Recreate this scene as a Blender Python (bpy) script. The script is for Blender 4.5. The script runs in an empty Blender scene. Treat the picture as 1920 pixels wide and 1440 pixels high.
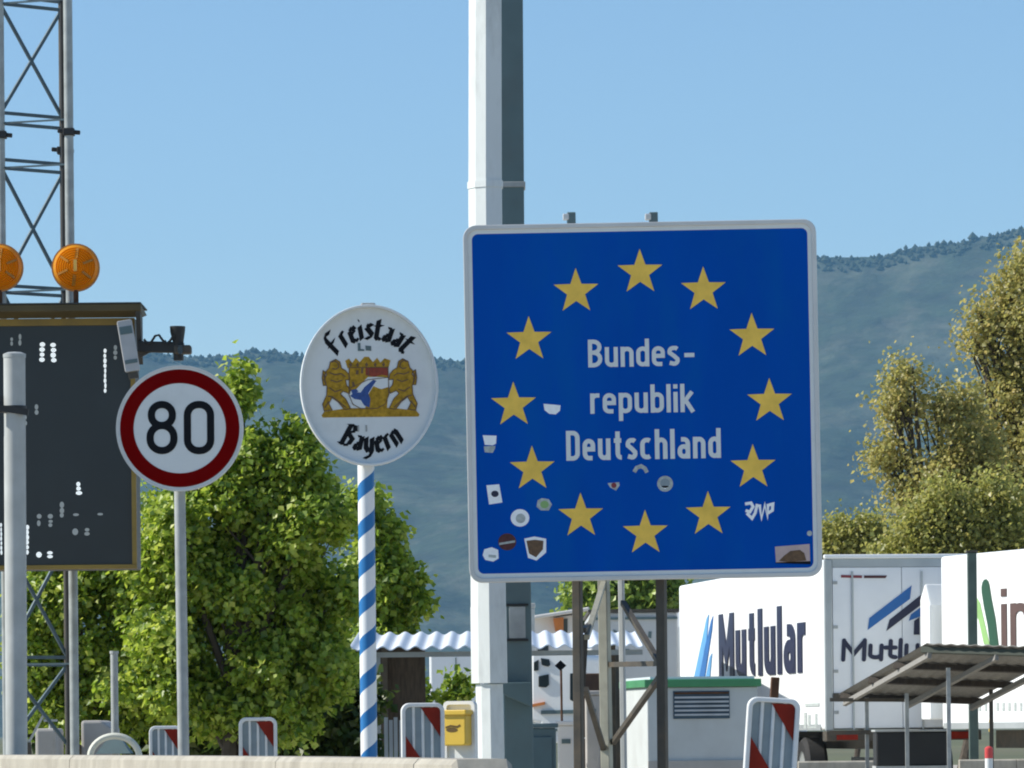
import bpy, math, random
import numpy as np
from mathutils import Vector, Matrix, noise

random.seed(7)
rng = np.random.default_rng(7)
R = math.radians
SC = bpy.context.scene
COL = SC.collection

# ------------------------------------------------------------------ camera
F = 9134.0            # focal length in pixels of a 1920 px wide frame
HY = 1370.0           # row of the horizon
CAMZ = 1.2
ROLL = 0.0105
cd = bpy.data.cameras.new("camera")
cam = bpy.data.objects.new("camera", cd)
COL.objects.link(cam)
SC.camera = cam
cd.sensor_width = 36.0
cd.sensor_fit = 'HORIZONTAL'
cd.lens = F / 1920 * 36.0
cd.shift_y = (HY - 720) / 1920
cd.clip_start = 0.5
cd.clip_end = 30000
cam.matrix_world = Matrix.Translation((0, 0, CAMZ)) @ Matrix.Rotation(R(90), 4, 'X') @ Matrix.Rotation(-ROLL, 4, 'Z')

# ------------------------------------------------------------------ sky, sun, exposure
SUN_EL, SUN_AZ = 40.0, -88.0        # azimuth from +Y towards +X
w = bpy.data.worlds.new("World")
SC.world = w
w.use_nodes = True
nt = w.node_tree
sky = nt.nodes.new('ShaderNodeTexSky')
sky.sky_type = 'NISHITA'
sky.sun_disc = False
sky.sun_elevation = R(SUN_EL)
sky.sun_rotation = R(SUN_AZ)
sky.air_density = 1.0
sky.dust_density = 0.0
sky.ozone_density = 5.0
nt.links.new(sky.outputs[0], nt.nodes['Background'].inputs[0])
nt.nodes['Background'].inputs[1].default_value = 0.104
ld = bpy.data.lights.new("sun", 'SUN')
ld.energy = 5.0
ld.angle = R(0.5)
ld.color = (1.0, 0.95, 0.86)
sun = bpy.data.objects.new("sun", ld)
COL.objects.link(sun)
sd = Vector((math.sin(R(SUN_AZ)) * math.cos(R(SUN_EL)), math.cos(R(SUN_AZ)) * math.cos(R(SUN_EL)), math.sin(R(SUN_EL))))
sun.rotation_euler = sd.to_track_quat('Z', 'Y').to_euler()
sun.location = sd * 100
SC.view_settings.view_transform = 'Standard'
SC.view_settings.look = 'None'
SC.view_settings.exposure = 0.42
SC.view_settings.gamma = 1.0
SC.cycles.max_bounces = 6
SC.cycles.volume_bounces = 0
SC.cycles.filter_width = 2.0

# ------------------------------------------------------------------ helpers
_c, _s = math.cos(ROLL), math.sin(ROLL)


def P(px, py, D):
    """the point seen at a pixel of the photograph, D metres away"""
    dx, dy = px - 960, py - HY
    x, y = _c * dx - _s * dy, _s * dx + _c * dy
    return Vector((x * D / F, D, CAMZ - y * D / F))


CAM = Vector((0, 0, CAMZ))


def hit(px, py, p0, n):
    d = P(px, py, 1.0) - CAM
    return CAM + d * ((Vector(p0) - CAM).dot(n) / d.dot(n))


def S(c):      # sRGB 0-255 -> linear
    return tuple((v / 255 / 12.92) if v / 255 <= .04045 else ((v / 255 + .055) / 1.055) ** 2.4 for v in c)


MATS = {}


def mat(name, rgb, rough=.55, metal=0.0, var=.12, scale=6.0, bump=0.0, bdist=.02, spec=.5, dirt=None, dscale=3.0, damt=.5, stretch=None):
    if name in MATS:
        return MATS[name]
    m = bpy.data.materials.new(name)
    m.use_nodes = True
    t = m.node_tree
    b = t.nodes['Principled BSDF']
    b.inputs['Roughness'].default_value = rough
    b.inputs['Metallic'].default_value = metal
    b.inputs['Specular IOR Level'].default_value = spec
    tc = t.nodes.new('ShaderNodeTexCoord')
    vec = tc.outputs['Object']
    if stretch:
        mp = t.nodes.new('ShaderNodeMapping')
        mp.inputs['Scale'].default_value = stretch
        t.links.new(vec, mp.inputs[0])
        vec = mp.outputs[0]
    n = t.nodes.new('ShaderNodeTexNoise')
    n.inputs['Scale'].default_value = scale
    n.inputs['Detail'].default_value = 5
    t.links.new(vec, n.inputs['Vector'])
    r = t.nodes.new('ShaderNodeMapRange')
    r.inputs[1].default_value = .3
    r.inputs[2].default_value = .7
    r.inputs[3].default_value = 1 - var
    r.inputs[4].default_value = 1 + var
    t.links.new(n.outputs[0], r.inputs[0])
    mx = t.nodes.new('ShaderNodeMix')
    mx.data_type = 'RGBA'
    mx.blend_type = 'MULTIPLY'
    mx.inputs[0].default_value = 1
    mx.inputs[6].default_value = (*rgb, 1)
    t.links.new(r.outputs[0], mx.inputs[7])
    out = mx.outputs[2]
    if dirt:
        n2 = t.nodes.new('ShaderNodeTexNoise')
        n2.inputs['Scale'].default_value = dscale
        n2.inputs['Detail'].default_value = 6
        n2.inputs['Roughness'].default_value = .65
        t.links.new(vec, n2.inputs['Vector'])
        r2 = t.nodes.new('ShaderNodeMapRange')
        r2.inputs[1].default_value = .48
        r2.inputs[2].default_value = .72
        r2.inputs[4].default_value = damt
        t.links.new(n2.outputs[0], r2.inputs[0])
        m2 = t.nodes.new('ShaderNodeMix')
        m2.data_type = 'RGBA'
        t.links.new(r2.outputs[0], m2.inputs[0])
        t.links.new(out, m2.inputs[6])
        m2.inputs[7].default_value = (*dirt, 1)
        out = m2.outputs[2]
    t.links.new(out, b.inputs['Base Color'])
    if bump:
        bp = t.nodes.new('ShaderNodeBump')
        bp.inputs['Strength'].default_value = bump
        bp.inputs['Distance'].default_value = bdist
        t.links.new(n.outputs[0], bp.inputs['Height'])
        t.links.new(bp.outputs[0], b.inputs['Normal'])
    MATS[name] = m
    return m


def leaf_mat(name, cols, trans=.45):
    m = bpy.data.materials.new(name)
    m.use_nodes = True
    t = m.node_tree
    t.nodes.remove(t.nodes['Principled BSDF'])
    g = t.nodes.new('ShaderNodeNewGeometry')
    cr = t.nodes.new('ShaderNodeValToRGB')
    e = cr.color_ramp.elements
    while len(e) < len(cols):
        e.new(.5)
    for i, c in enumerate(cols):
        e[i].position = i / (len(cols) - 1)
        e[i].color = (*c, 1)
    t.links.new(g.outputs['Random Per Island'], cr.inputs[0])
    d = t.nodes.new('ShaderNodeBsdfDiffuse')
    tr = t.nodes.new('ShaderNodeBsdfTranslucent')
    gl = t.nodes.new('ShaderNodeBsdfGlossy')
    gl.inputs['Roughness'].default_value = .45
    gl.inputs['Color'].default_value = (.5, .5, .5, 1)
    mx = t.nodes.new('ShaderNodeMixShader')
    mx.inputs[0].default_value = trans
    m2 = t.nodes.new('ShaderNodeMixShader')
    m2.inputs[0].default_value = .06
    t.links.new(cr.outputs[0], d.inputs[0])
    t.links.new(cr.outputs[0], tr.inputs[0])
    t.links.new(d.outputs[0], mx.inputs[1])
    t.links.new(tr.outputs[0], mx.inputs[2])
    t.links.new(mx.outputs[0], m2.inputs[1])
    t.links.new(gl.outputs[0], m2.inputs[2])
    t.links.new(m2.outputs[0], t.nodes['Material Output'].inputs[0])
    return m


def tag(o, label=None, cat=None, group=None, kind=None):
    if label: o['label'] = label
    if cat: o['category'] = cat
    if group: o['group'] = group
    if kind: o['kind'] = kind
    return o


def thing(name, label, cat, loc=(0, 0, 0), group=None):
    o = bpy.data.objects.new(name, None)
    COL.objects.link(o)
    o.location = loc
    o.empty_display_size = .2
    return tag(o, label, cat, group)


def copy_tree(o, parent=None):
    c = o.copy()
    COL.objects.link(c)
    if parent is not None:
        c.parent = parent
    for ch in list(o.children):
        copy_tree(ch, c)
    return c


def wloc(o):
    l = Vector(o.location)
    while o.parent:
        o = o.parent
        l += Vector(o.location)
    return l


class Fr:
    """a flat frame: origin, right, up, outward normal"""
    def __init__(self, O, U, V):
        self.O, self.U, self.V = Vector(O), Vector(U).normalized(), Vector(V)
        self.V = (self.V - self.U * self.V.dot(self.U)).normalized()
        self.N = self.U.cross(self.V)

    def at(self, u, v, d=0.0):
        return self.O + self.U * u + self.V * v + self.N * d

    def px(self, px, py):
        h = hit(px, py, self.O, self.N) - self.O
        return (h.dot(self.U), h.dot(self.V))


class Wide(Fr):
    """a frame whose horizontal unit is stretched"""
    def __init__(self, fr, u0, su):
        self.O, self.U, self.V, self.N, self.u0, self.su = fr.O, fr.U, fr.V, fr.N, u0, su

    def at(self, u, v, d=0.0):
        return self.O + self.U * (self.u0 + u * self.su) + self.V * v + self.N * d


FRONT = Fr((0, 0, 0), (1, 0, 0), (0, 0, 1))


class MB:
    def __init__(self):
        self.v, self.f = [], []
        self.smooth = False

    def add(self, vs, fs):
        n = len(self.v)
        self.v += [Vector(a) for a in vs]
        self.f += [[i + n for i in f] for f in fs]
        return self

    def obox(self, c, ux, uy, uz, sx, sy, sz):
        c = Vector(c)
        ux, uy, uz = Vector(ux) * sx / 2, Vector(uy) * sy / 2, Vector(uz) * sz / 2
        vs = [c + ux * a + uy * b + uz * d for d in (-1, 1) for b in (-1, 1) for a in (-1, 1)]
        return self.add(vs, [(0, 2, 3, 1), (4, 5, 7, 6), (0, 1, 5, 4), (2, 6, 7, 3), (0, 4, 6, 2), (1, 3, 7, 5)])

    def box(self, x0, x1, y0, y1, z0, z1):
        return self.obox(((x0 + x1) / 2, (y0 + y1) / 2, (z0 + z1) / 2), (1, 0, 0), (0, 1, 0), (0, 0, 1), x1 - x0, y1 - y0, z1 - z0)

    def bar(self, p, q, a, b=None, up=(0, 0, 1)):
        p, q = Vector(p), Vector(q)
        d = (q - p)
        L = d.length
        d.normalize()
        u = Vector(up)
        if abs(d.dot(u)) > .95:
            u = Vector((0, 1, 0))
        s = d.cross(u).normalized()
        u = s.cross(d)
        return self.obox((p + q) / 2, s, d, u, a, L, b or a)

    def tube(self, pts, rad, n=10, cap=True, phase=0.0):
        pts = [Vector(p) for p in pts]
        if not isinstance(rad, (list, tuple)):
            rad = [rad] * len(pts)
        base = len(self.v)
        prev = None
        for i, p in enumerate(pts):
            d = (pts[min(i + 1, len(pts) - 1)] - pts[max(i - 1, 0)]).normalized()
            if prev is None:
                s = d.cross(Vector((0, 1, 0)) if abs(d.y) < .9 else Vector((1, 0, 0))).normalized()
            else:
                s = (prev - d * prev.dot(d)).normalized()
            prev = s
            t = d.cross(s)
            for k in range(n):
                a = 2 * math.pi * k / n + phase
                self.v.append(p + (s * math.cos(a) + t * math.sin(a)) * rad[i])
        for i in range(len(pts) - 1):
            for k in range(n):
                a, b = base + i * n + k, base + i * n + (k + 1) % n
                self.f.append([a, b, b + n, a + n])
        if cap:
            self.f.append([base + k for k in reversed(range(n))])
            self.f.append([base + (len(pts) - 1) * n + k for k in range(n)])
        return self

    def prism(self, poly, fr, d0, d1):
        a = sum(poly[i][0] * poly[(i + 1) % len(poly)][1] - poly[(i + 1) % len(poly)][0] * poly[i][1] for i in range(len(poly)))
        if a < 0:
            poly = poly[::-1]
        n = len(poly)
        vs = [fr.at(u, v, d0) for u, v in poly] + [fr.at(u, v, d1) for u, v in poly]
        fs = [list(range(n - 1, -1, -1)), list(range(n, 2 * n))]
        fs += [[i, (i + 1) % n, n + (i + 1) % n, n + i] for i in range(n)]
        return self.add(vs, fs)

    def ring(self, outer, inner, fr, d0, d1):
        n = len(outer)
        vs = [fr.at(u, v, d) for d in (d0, d1) for u, v in list(outer) + list(inner)]
        o0, i0, o1, i1 = 0, n, 2 * n, 3 * n
        fs = []
        for k in range(n):
            j = (k + 1) % n
            fs += [[o1 + k, o1 + j, i1 + j, i1 + k], [o0 + j, o0 + k, i0 + k, i0 + j],
                   [o0 + k, o0 + j, o1 + j, o1 + k], [i0 + j, i0 + k, i1 + k, i1 + j]]
        return self.add(vs, fs)

    def ribbon(self, pts, t, fr, d0, d1, closed=False, rnd=False):
        pts = [Vector((p[0], p[1])) for p in pts]
        q = [pts[0]]
        for p in pts[1:]:
            if (p - q[-1]).length > 1e-5:
                q.append(p)
        if closed and (q[0] - q[-1]).length < 1e-5:
            q.pop()
        n = len(q)
        L, Rr = [], []
        for i in range(n):
            a = q[i - 1] if (i > 0 or closed) else None
            b = q[(i + 1) % n] if (i < n - 1 or closed) else None
            d1_ = (q[i] - a).normalized() if a is not None else None
            d2_ = (b - q[i]).normalized() if b is not None else None
            d1_ = d1_ or d2_
            d2_ = d2_ or d1_
            n1, n2 = Vector((-d1_.y, d1_.x)), Vector((-d2_.y, d2_.x))
            m = n1 + n2
            m = m.normalized() if m.length > 1e-4 else n1
            k = min(1 / max(m.dot(n1), .35), 2.2)
            L.append(q[i] + m * t / 2 * k)
            Rr.append(q[i] - m * t / 2 * k)
        if closed:
            return self.ring(L, Rr, fr, d0, d1) if _area(L) > _area(Rr) else self.ring(Rr, L, fr, d0, d1)
        poly = list(L)
        if rnd:
            d = (q[-1] - q[-2]).normalized()
            a0 = math.atan2(d.y, d.x)
            poly += [q[-1] + Vector((math.cos(a0 + x), math.sin(a0 + x))) * t / 2 for x in (1.05, .5, 0, -.5, -1.05)]
        poly += Rr[::-1]
        if rnd:
            d = (q[0] - q[1]).normalized()
            a0 = math.atan2(d.y, d.x)
            poly += [q[0] + Vector((math.cos(a0 + x), math.sin(a0 + x))) * t / 2 for x in (1.05, .5, 0, -.5, -1.05)]
        return self.prism([(p.x, p.y) for p in poly], fr, d0, d1)

    def lathe(self, prof, c, axis, n=32):
        """prof: (radius, height along axis)"""
        c, ax = Vector(c), Vector(axis).normalized()
        s = ax.cross(Vector((0, 0, 1)) if abs(ax.z) < .9 else Vector((1, 0, 0))).normalized()
        t = ax.cross(s)
        b = len(self.v)
        for r, h in prof:
            for k in range(n):
                a = 2 * math.pi * k / n
                self.v.append(c + ax * h + (s * math.cos(a) + t * math.sin(a)) * r)
        for i in range(len(prof) - 1):
            for k in range(n):
                p, q = b + i * n + k, b + i * n + (k + 1) % n
                self.f.append([p, q, q + n, p + n])
        return self

    def build(self, name, m, parent=None, world=True, bevel=0.0, smooth=None, seg=2):
        me = bpy.data.meshes.new(name)
        off = wloc(parent) if (parent is not None and world) else Vector((0, 0, 0))
        me.from_pydata([tuple(a - off) for a in self.v], [], self.f)
        me.update()
        if self.smooth or smooth:
            me.shade_smooth()
            try:
                me.set_sharp_from_angle(angle=R(35))
            except Exception:
                pass
        me.materials.append(m)
        o = bpy.data.objects.new(name, me)
        COL.objects.link(o)
        if parent is not None:
            o.parent = parent
        if bevel:
            b = o.modifiers.new('bevel', 'BEVEL')
            b.width = bevel
            b.segments = seg
            b.limit_method = 'ANGLE'
        return o


def solo(o, base):
    """a single-mesh thing: move its origin to its base"""
    base = Vector(base)
    o.data.transform(Matrix.Translation(-base))
    o.location = base
    return o


def _area(p):
    return abs(sum(p[i][0] * p[(i + 1) % len(p)][1] - p[(i + 1) % len(p)][0] * p[i][1] for i in range(len(p))))


def arc(cx, cy, rx, ry, a0, a1, n=10):
    return [(cx + rx * math.cos(R(a0 + (a1 - a0) * i / n)), cy + ry * math.sin(R(a0 + (a1 - a0) * i / n))) for i in range(n + 1)]


def rrect(x0, y0, x1, y1, r, n=6):
    return arc(x1 - r, y1 - r, r, r, 0, 90, n) + arc(x0 + r, y1 - r, r, r, 90, 180, n) + arc(x0 + r, y0 + r, r, r, 180, 270, n) + arc(x1 - r, y0 + r, r, r, 270, 360, n)


def ell(cx, cy, rx, ry, n=32):
    return [(cx + rx * math.cos(2 * math.pi * k / n), cy + ry * math.sin(2 * math.pi * k / n)) for k in range(n)]


# ---- single-stroke lettering (centre lines, cap height 1), returns strokes and width
def glyph(ch, h, w=.30, xh=.72):
    lo, t = h, xh - h
    bowl = rrect(0, lo, w, t, min(w / 2, .17), 5)
    r = min(w / 2, .17)
    g = {
        'l': (0, [([(0, 0), (0, 1)], 0)]),
        'i': (0, [([(0, 0), (0, xh)], 0), ([(0, .84), (0, .84 + 2 * h)], 0)]),
        '1': (0, [([(0, 0), (0, xh)], 0)]),
        'u': (w, [([(w, 0), (w, xh)], 0), ([(0, xh)] + arc(r, lo + r, r, r, 180, 270, 5) + [(w - r, lo)] + arc(w - r, lo + r, r, r, 270, 360, 5), 0)]),
        'n': (w, [([(0, 0), (0, xh)], 0), ([(w, 0)] + arc(w - r, t - r, r, r, 0, 90, 5) + [(r, t)] + arc(r, t - r, r, r, 90, 180, 5), 0)]),
        'h': (w, [([(0, 0), (0, 1)], 0), ([(w, 0)] + arc(w - r, t - r, r, r, 0, 90, 5) + [(r, t)] + arc(r, t - r, r, r, 90, 180, 5), 0)]),
        'r': (w * .62, [([(0, 0), (0, xh)], 0), ([(0, t - r)] + arc(r, t - r, r, r, 180, 90, 5) + [(w * .8, t)], 0)]),
        'd': (w, [([(w, 0), (w, 1)], 0), (bowl, 1)]),
        'b': (w, [([(0, 0), (0, 1)], 0), (bowl, 1)]),
        'p': (w, [([(0, xh), (0, -.27)], 0), (bowl, 1)]),
        'o': (w, [(bowl, 1)]),
        'a': (w, [([(w, 0)] + arc(w - r, t - r, r, r, 0, 90, 5) + [(.05, t)], 0), (rrect(0, lo, w, lo + (t - lo) * .58, min(w / 2, .14), 5), 1)]),
        'q': (w, [([(w, 0), (w, xh)], 0), (bowl, 1)]),
        'e': (w, [([(0.0, .37), (w, .37)], 0), ([(w, .37 - h)] + arc(w - r, t - r, r, r, 0, 90, 5) + arc(r, t - r, r, r, 90, 180, 5) + arc(r, lo + r, r, r, 180, 270, 5) + [(w - .02, lo)], 0)]),
        'c': (w * .92, [([(w * .92, t - .03), (w * .92 - .06, t)] + arc(r, t - r, r, r, 90, 180, 5) + arc(r, lo + r, r, r, 180, 270, 5) + [(w * .92 - .06, lo), (w * .92, lo + .03)], 0)]),
        's': (w * .9, [([(w * .88, t - .04), (w * .7, t)] + arc(.12, t - .13, .12, .13, 95, 200, 5) + [(w * .5, (t + lo) / 2)] + arc(w * .9 - .12, lo + .13, .12, .13, 20, -95, 5) + [(.0, lo + .04)], 0)]),
        't': (w * .62, [([(.08, .95)] + arc(.08 + .14, lo + .14, .14, .14, 180, 270, 5) + [(w * .75, lo)], 0), ([(-.06, t), (w * .72, t)], 0)]),
        'k': (w, [([(0, 0), (0, 1)], 0), ([(w + .02, xh), (0.03, .33)], 0), ([(.1, .42), (w + .05, 0)], 0)]),
        '-': (w, [([(0, .38), (w + .04, .38)], 0)]),
        'M': (.56, [([(0, 0), (0, 1)], 0), ([(0.0, .97), (.28, .3), (.56, .97)], 0), ([(.56, 1), (.56, 0)], 0)]),
        '0': (.43, [(rrect(0, h, .43, 1 - h, .2, 6), 1)]),
        '8': (.43, [(rrect(0, h, .43, .54, .215, 7), 1), (rrect(.025, .54, .405, 1 - h, .185, 7), 1)]),
    }
    m = .53
    ru, rl = (1 - h - m) / 2, (m - h) / 2
    wc = .34
    g['B'] = (wc, [([(0, 0), (0, 1)], 0), ([(0, 1 - h)] + arc(wc - .02 - ru, m + ru, ru, ru, 90, -90, 8) + [(0, m)], 0), ([(0, m)] + arc(wc - rl, h + rl, rl, rl, 90, -90, 8) + [(0, h)], 0)])
    g['D'] = (wc, [([(0, 0), (0, 1)], 0), ([(0, h)] + arc(wc - .17, h + .17, .17, .17, -90, 0, 5) + arc(wc - .17, 1 - h - .17, .17, .17, 0, 90, 5) + [(0, 1 - h)], 0)])
    return g[ch]


def text(mb, s, fr, u0, v0, cap, width, t=.15, gap=.08, d0=.0, d1=.003, rnd=False, shear=0.0, step=.0003):
    """t: stroke as a share of the cap height; the word is fitted to width"""
    h = t / 2
    gl = [glyph(c, h) for c in s]
    kx = (width / cap - len(s) * t - (len(s) - 1) * gap) / max(sum(g[0] for g in gl), .01)
    x = h
    for gw, strokes in gl:
        for i, (pts, closed) in enumerate(strokes):
            q = [(u0 + (x + px * kx + shear * py) * cap, v0 + py * cap) for px, py in pts]
            mb.ribbon(q, t * cap, fr, d0, d1 + i * step, bool(closed), rnd)
        x += gw * kx + t + gap
    return mb


NIB = {
    'F': (.5, [[(.1, 0), (.1, .75), (.2, .95), (.48, .9)], [(0, .5), (.38, .52)]]),
    'r': (.34, [[(.1, 0), (.1, .6)], [(.1, .52), (.3, .64)]]),
    'e': (.4, [[(.1, .1), (.1, .52), (.25, .64), (.34, .48), (.12, .32)], [(.1, .1), (.22, 0), (.36, .1)]]),
    'i': (.24, [[(.1, .02), (.1, .6)], [(.1, .8), (.12, .86)]]),
    's': (.38, [[(.32, .55), (.16, .64), (.08, .5), (.3, .2), (.2, .02), (.05, .08)]]),
    't': (.34, [[(.1, .85), (.1, .1), (.2, 0), (.3, .08)], [(0, .6), (.28, .6)]]),
    'a': (.42, [[(.1, .6), (.28, .62), (.3, .03)], [(.3, .36), (.12, .3), (.08, .12), (.18, .02), (.3, .12)]]),
    'B': (.52, [[(.1, 0), (.1, .95)], [(0, .9), (.3, .95), (.38, .75), (.12, .55)], [(.15, .55), (.42, .4), (.38, .1), (.2, 0), (0, .05)]]),
    'y': (.42, [[(.08, .62), (.08, .2), (.2, .02), (.32, .12)], [(.33, .62), (.33, 0), (.2, -.25), (.05, -.2)]]),
    'n': (.44, [[(.08, 0), (.08, .6)], [(.08, .5), (.25, .64), (.33, .5), (.33, .02)]]),
}


def nib_text(mb, s, fr, cu, cv, rad, a0, a1, size, smile, d0, d1, nib=(.10, .058)):
    """broad-nib lettering along a circle; angles in degrees from the top (arch) or the bottom (smile)"""
    tot = sum(NIB[c][0] for c in s)
    x = 0
    for c in s:
        gw, strokes = NIB[c]
        a = R(a0 + (a1 - a0) * ((x + gw / 2) / tot))
        if smile:
            o = (cu + rad * math.sin(a), cv - rad * math.cos(a))
            ex, ey = (math.cos(a), math.sin(a)), (-math.sin(a), math.cos(a))
        else:
            o = (cu + rad * math.sin(a), cv + rad * math.cos(a))
            ex, ey = (math.cos(a), -math.sin(a)), (math.sin(a), math.cos(a))
        k = 0
        for st in strokes:
            for p, q in zip(st[:-1], st[1:]):
                nx, ny = nib
                d = (q[0] - p[0], q[1] - p[1])
                if abs(d[0] * ny - d[1] * nx) < .012:
                    nx, ny = -ny * .45, nx * .45
                loc = [(p[0] - nx, p[1] - ny), (p[0] + nx, p[1] + ny), (q[0] + nx, q[1] + ny), (q[0] - nx, q[1] - ny)]
                pl = [(o[0] + size * ((lx - gw / 2) * ex[0] + ly * ey[0]), o[1] + size * ((lx - gw / 2) * ex[1] + ly * ey[1])) for lx, ly in loc]
                mb.prism(pl, fr, d0, d1 + k * .00025)
                k += 1
        x += gw
    return mb


def clip(poly, x0, y0, x1, y1):
    for ax, lim, sg in ((0, x0, 1), (0, x1, -1), (1, y0, 1), (1, y1, -1)):
        out = []
        for i in range(len(poly)):
            a, b = poly[i], poly[(i + 1) % len(poly)]
            ia, ib = (a[ax] - lim) * sg >= 0, (b[ax] - lim) * sg >= 0
            if ia:
                out.append(a)
            if ia != ib:
                k = (lim - a[ax]) / (b[ax] - a[ax])
                out.append((a[0] + k * (b[0] - a[0]), a[1] + k * (b[1] - a[1])))
        poly = out
        if not poly:
            return []
    return poly


# ------------------------------------------------------------------ materials
galv = mat('galvanised_steel', (.36, .38, .37), .5, .15, .18, 9, .0, dirt=(.2, .2, .19), dscale=4, damt=.35)
galv_pale = mat('pale_galvanised', (.42, .44, .425), .55, .05, .12, 7, dirt=(.33, .33, .3), dscale=3, damt=.4)
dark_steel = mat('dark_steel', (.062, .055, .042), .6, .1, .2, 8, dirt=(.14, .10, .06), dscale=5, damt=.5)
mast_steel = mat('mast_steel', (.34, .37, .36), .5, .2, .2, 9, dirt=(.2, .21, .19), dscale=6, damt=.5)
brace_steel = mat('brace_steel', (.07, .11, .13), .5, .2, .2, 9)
bracket_olive = mat('visor_olive', (.085, .062, .02), .6, 0, .15, 5)
pole_paint = mat('white_pole_paint', (.68, .72, .70), .5, 0, .08, 5, dirt=(.38, .40, .38), dscale=5, damt=.75, stretch=(1, 1, .3))
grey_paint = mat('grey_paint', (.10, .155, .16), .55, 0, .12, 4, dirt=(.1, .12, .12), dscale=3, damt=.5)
concrete = mat('barrier_concrete', (.37, .345, .285), .85, 0, .16, 9, .3, dirt=(.22, .20, .16), dscale=4, damt=.7, stretch=(1, 1, .5))
concrete2 = mat('grey_concrete', (.42, .40, .37), .9, 0, .14, 6, .3, dirt=(.24, .23, .2), dscale=3, damt=.6)
sign_white = mat('sign_white', (.72, .755, .745), .5, 0, .03, 5, dirt=(.56, .59, .57), dscale=5, damt=.5, spec=.2)
sign_red = mat('sign_red', (.17, .0008, .001), .55, 0, .06, 6, spec=.03)
sign_black = mat('sign_black', (.005, .006, .009), .5, 0, .05, 8, spec=.15)
sign_blue = mat('sign_blue', (.0003, .078, .42), .5, 0, .06, 2, dirt=(.002, .105, .40), dscale=2.2, damt=.7, spec=.03, stretch=(1.5, 1.5, .45))
star_gold = mat('star_gold', (.90, .59, .105), .5, 0, .10, 14, spec=.15)
arms_gold = mat('arms_gold', (.40, .24, .025), .5, 0, .35, 45, spec=.1)
arms_blue = mat('arms_blue', (.02, .07, .26), .5, 0, .2, 40)
arms_red = mat('arms_red', (.24, .03, .008), .5, 0, .3, 40)
alu = mat('aluminium_frame', (.62, .62, .60), .4, .3, .07, 6, dirt=(.42, .42, .4), dscale=3, damt=.4)
yellow_frame = mat('ochre_frame_paint', (.27, .18, .03), .5, 0, .12, 5, dirt=(.12, .09, .03), dscale=4, damt=.5)
board_dark = mat('board_glass', (.018, .024, .026), .32, 0, .12, 3)
board_case = mat('board_case', (.05, .05, .045), .5, .2, .15, 5)
trailer_white = mat('trailer_white', (.80, .82, .81), .45, 0, .03, .8, dirt=(.66, .67, .64), dscale=.5, damt=.5)
trailer_door = mat('trailer_door', (.80, .82, .82), .45, 0, .05, .8, dirt=(.5, .53, .55), dscale=.7, damt=.3)
trailer_frame = mat('trailer_frame', (.40, .43, .43), .4, .3, .1, 2)
ink_navy = mat('ink_navy', (.010, .014, .045), .5, 0, .1, 3)
ink_blue = mat('ink_blue', (.012, .12, .36), .5, 0, .12, 2)
ink_sky = mat('ink_sky_blue', (.10, .32, .60), .5, 0, .12, 2)
ink_green = mat('ink_dark_green', (.015, .07, .035), .5, 0, .12, 2)
ink_lime = mat('ink_lime_green', (.26, .46, .16), .5, 0, .12, 2)
ink_brown = mat('ink_brown', (.09, .05, .04), .5, 0, .12, 2)
ink_red = mat('ink_red', (.22, .03, .04), .5, 0, .12, 2)
rubber = mat('tyre_rubber', (.012, .012, .012), .8, 0, .2, 9)
black_plastic = mat('black_plastic', (.016, .017, .017), .5, 0, .15, 9)
timber = mat('weathered_timber', (.23, .22, .195), .8, 0, .3, 9, .3, stretch=(1, 8, 8))
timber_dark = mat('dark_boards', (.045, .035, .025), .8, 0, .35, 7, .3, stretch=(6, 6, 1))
roof_sheet = mat('pale_roof_sheet', (.70, .75, .80), .45, .1, .08, 2, dirt=(.5, .52, .52), dscale=2, damt=.4)
kiosk_wall = mat('kiosk_wall', (.52, .55, .54), .6, 0, .05, 2, dirt=(.40, .41, .39), dscale=1.6, damt=.5)
kiosk_green = mat('kiosk_green', (.05, .24, .10), .5, 0, .12, 3)
glass_dark = mat('dark_glass', (.02, .03, .04), .08, 0, .1, 3)
orange_paint = mat('orange_awning', (.55, .18, .04), .6, 0, .12, 4)
house_wall = mat('house_wall', (.74, .72, .68), .8, 0, .06, 1.5)
yellow_paint = mat('yellow_box_paint', (.70, .47, .06), .45, 0, .08, 6)
marker_red = mat('marker_red', (.22, .014, .004), .5, 0, .25, 8, spec=.2)
marker_white = mat('marker_white', (.74, .76, .75), .5, 0, .06, 8, dirt=(.5, .48, .42), dscale=5, damt=.45)
marker_web = mat('marker_web', (.24, .30, .33), .5, 0, .12, 8)
bark = mat('bark', (.07, .055, .04), .9, 0, .3, 12, .5)
rust = mat('rusty_steel', (.10, .045, .02), .8, .2, .3, 9)
led_white = bpy.data.materials.new('lit_led')
led_white.use_nodes = True
_b = led_white.node_tree.nodes['Principled BSDF']
_b.inputs['Base Color'].default_value = (.8, .85, .85, 1)
_b.inputs['Emission Color'].default_value = (.95, 1, .97, 1)
_b.inputs['Emission Strength'].default_value = .4
led_dim = led_white.copy()
led_dim.name = 'dim_led'
led_dim.node_tree.nodes['Principled BSDF'].inputs['Emission Strength'].default_value = .04
led_dim.node_tree.nodes['Principled BSDF'].inputs['Base Color'].default_value = (.35, .38, .36, 1)

# striped pole: blue helix on white
stripe = bpy.data.materials.new('blue_white_helix')
stripe.use_nodes = True
_t = stripe.node_tree
_b = _t.nodes['Principled BSDF']
_b.inputs['Roughness'].default_value = .45
_tc = _t.nodes.new('ShaderNodeTexCoord')
_sx = _t.nodes.new('ShaderNodeSeparateXYZ')
_t.links.new(_tc.outputs['Object'], _sx.inputs[0])


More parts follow.
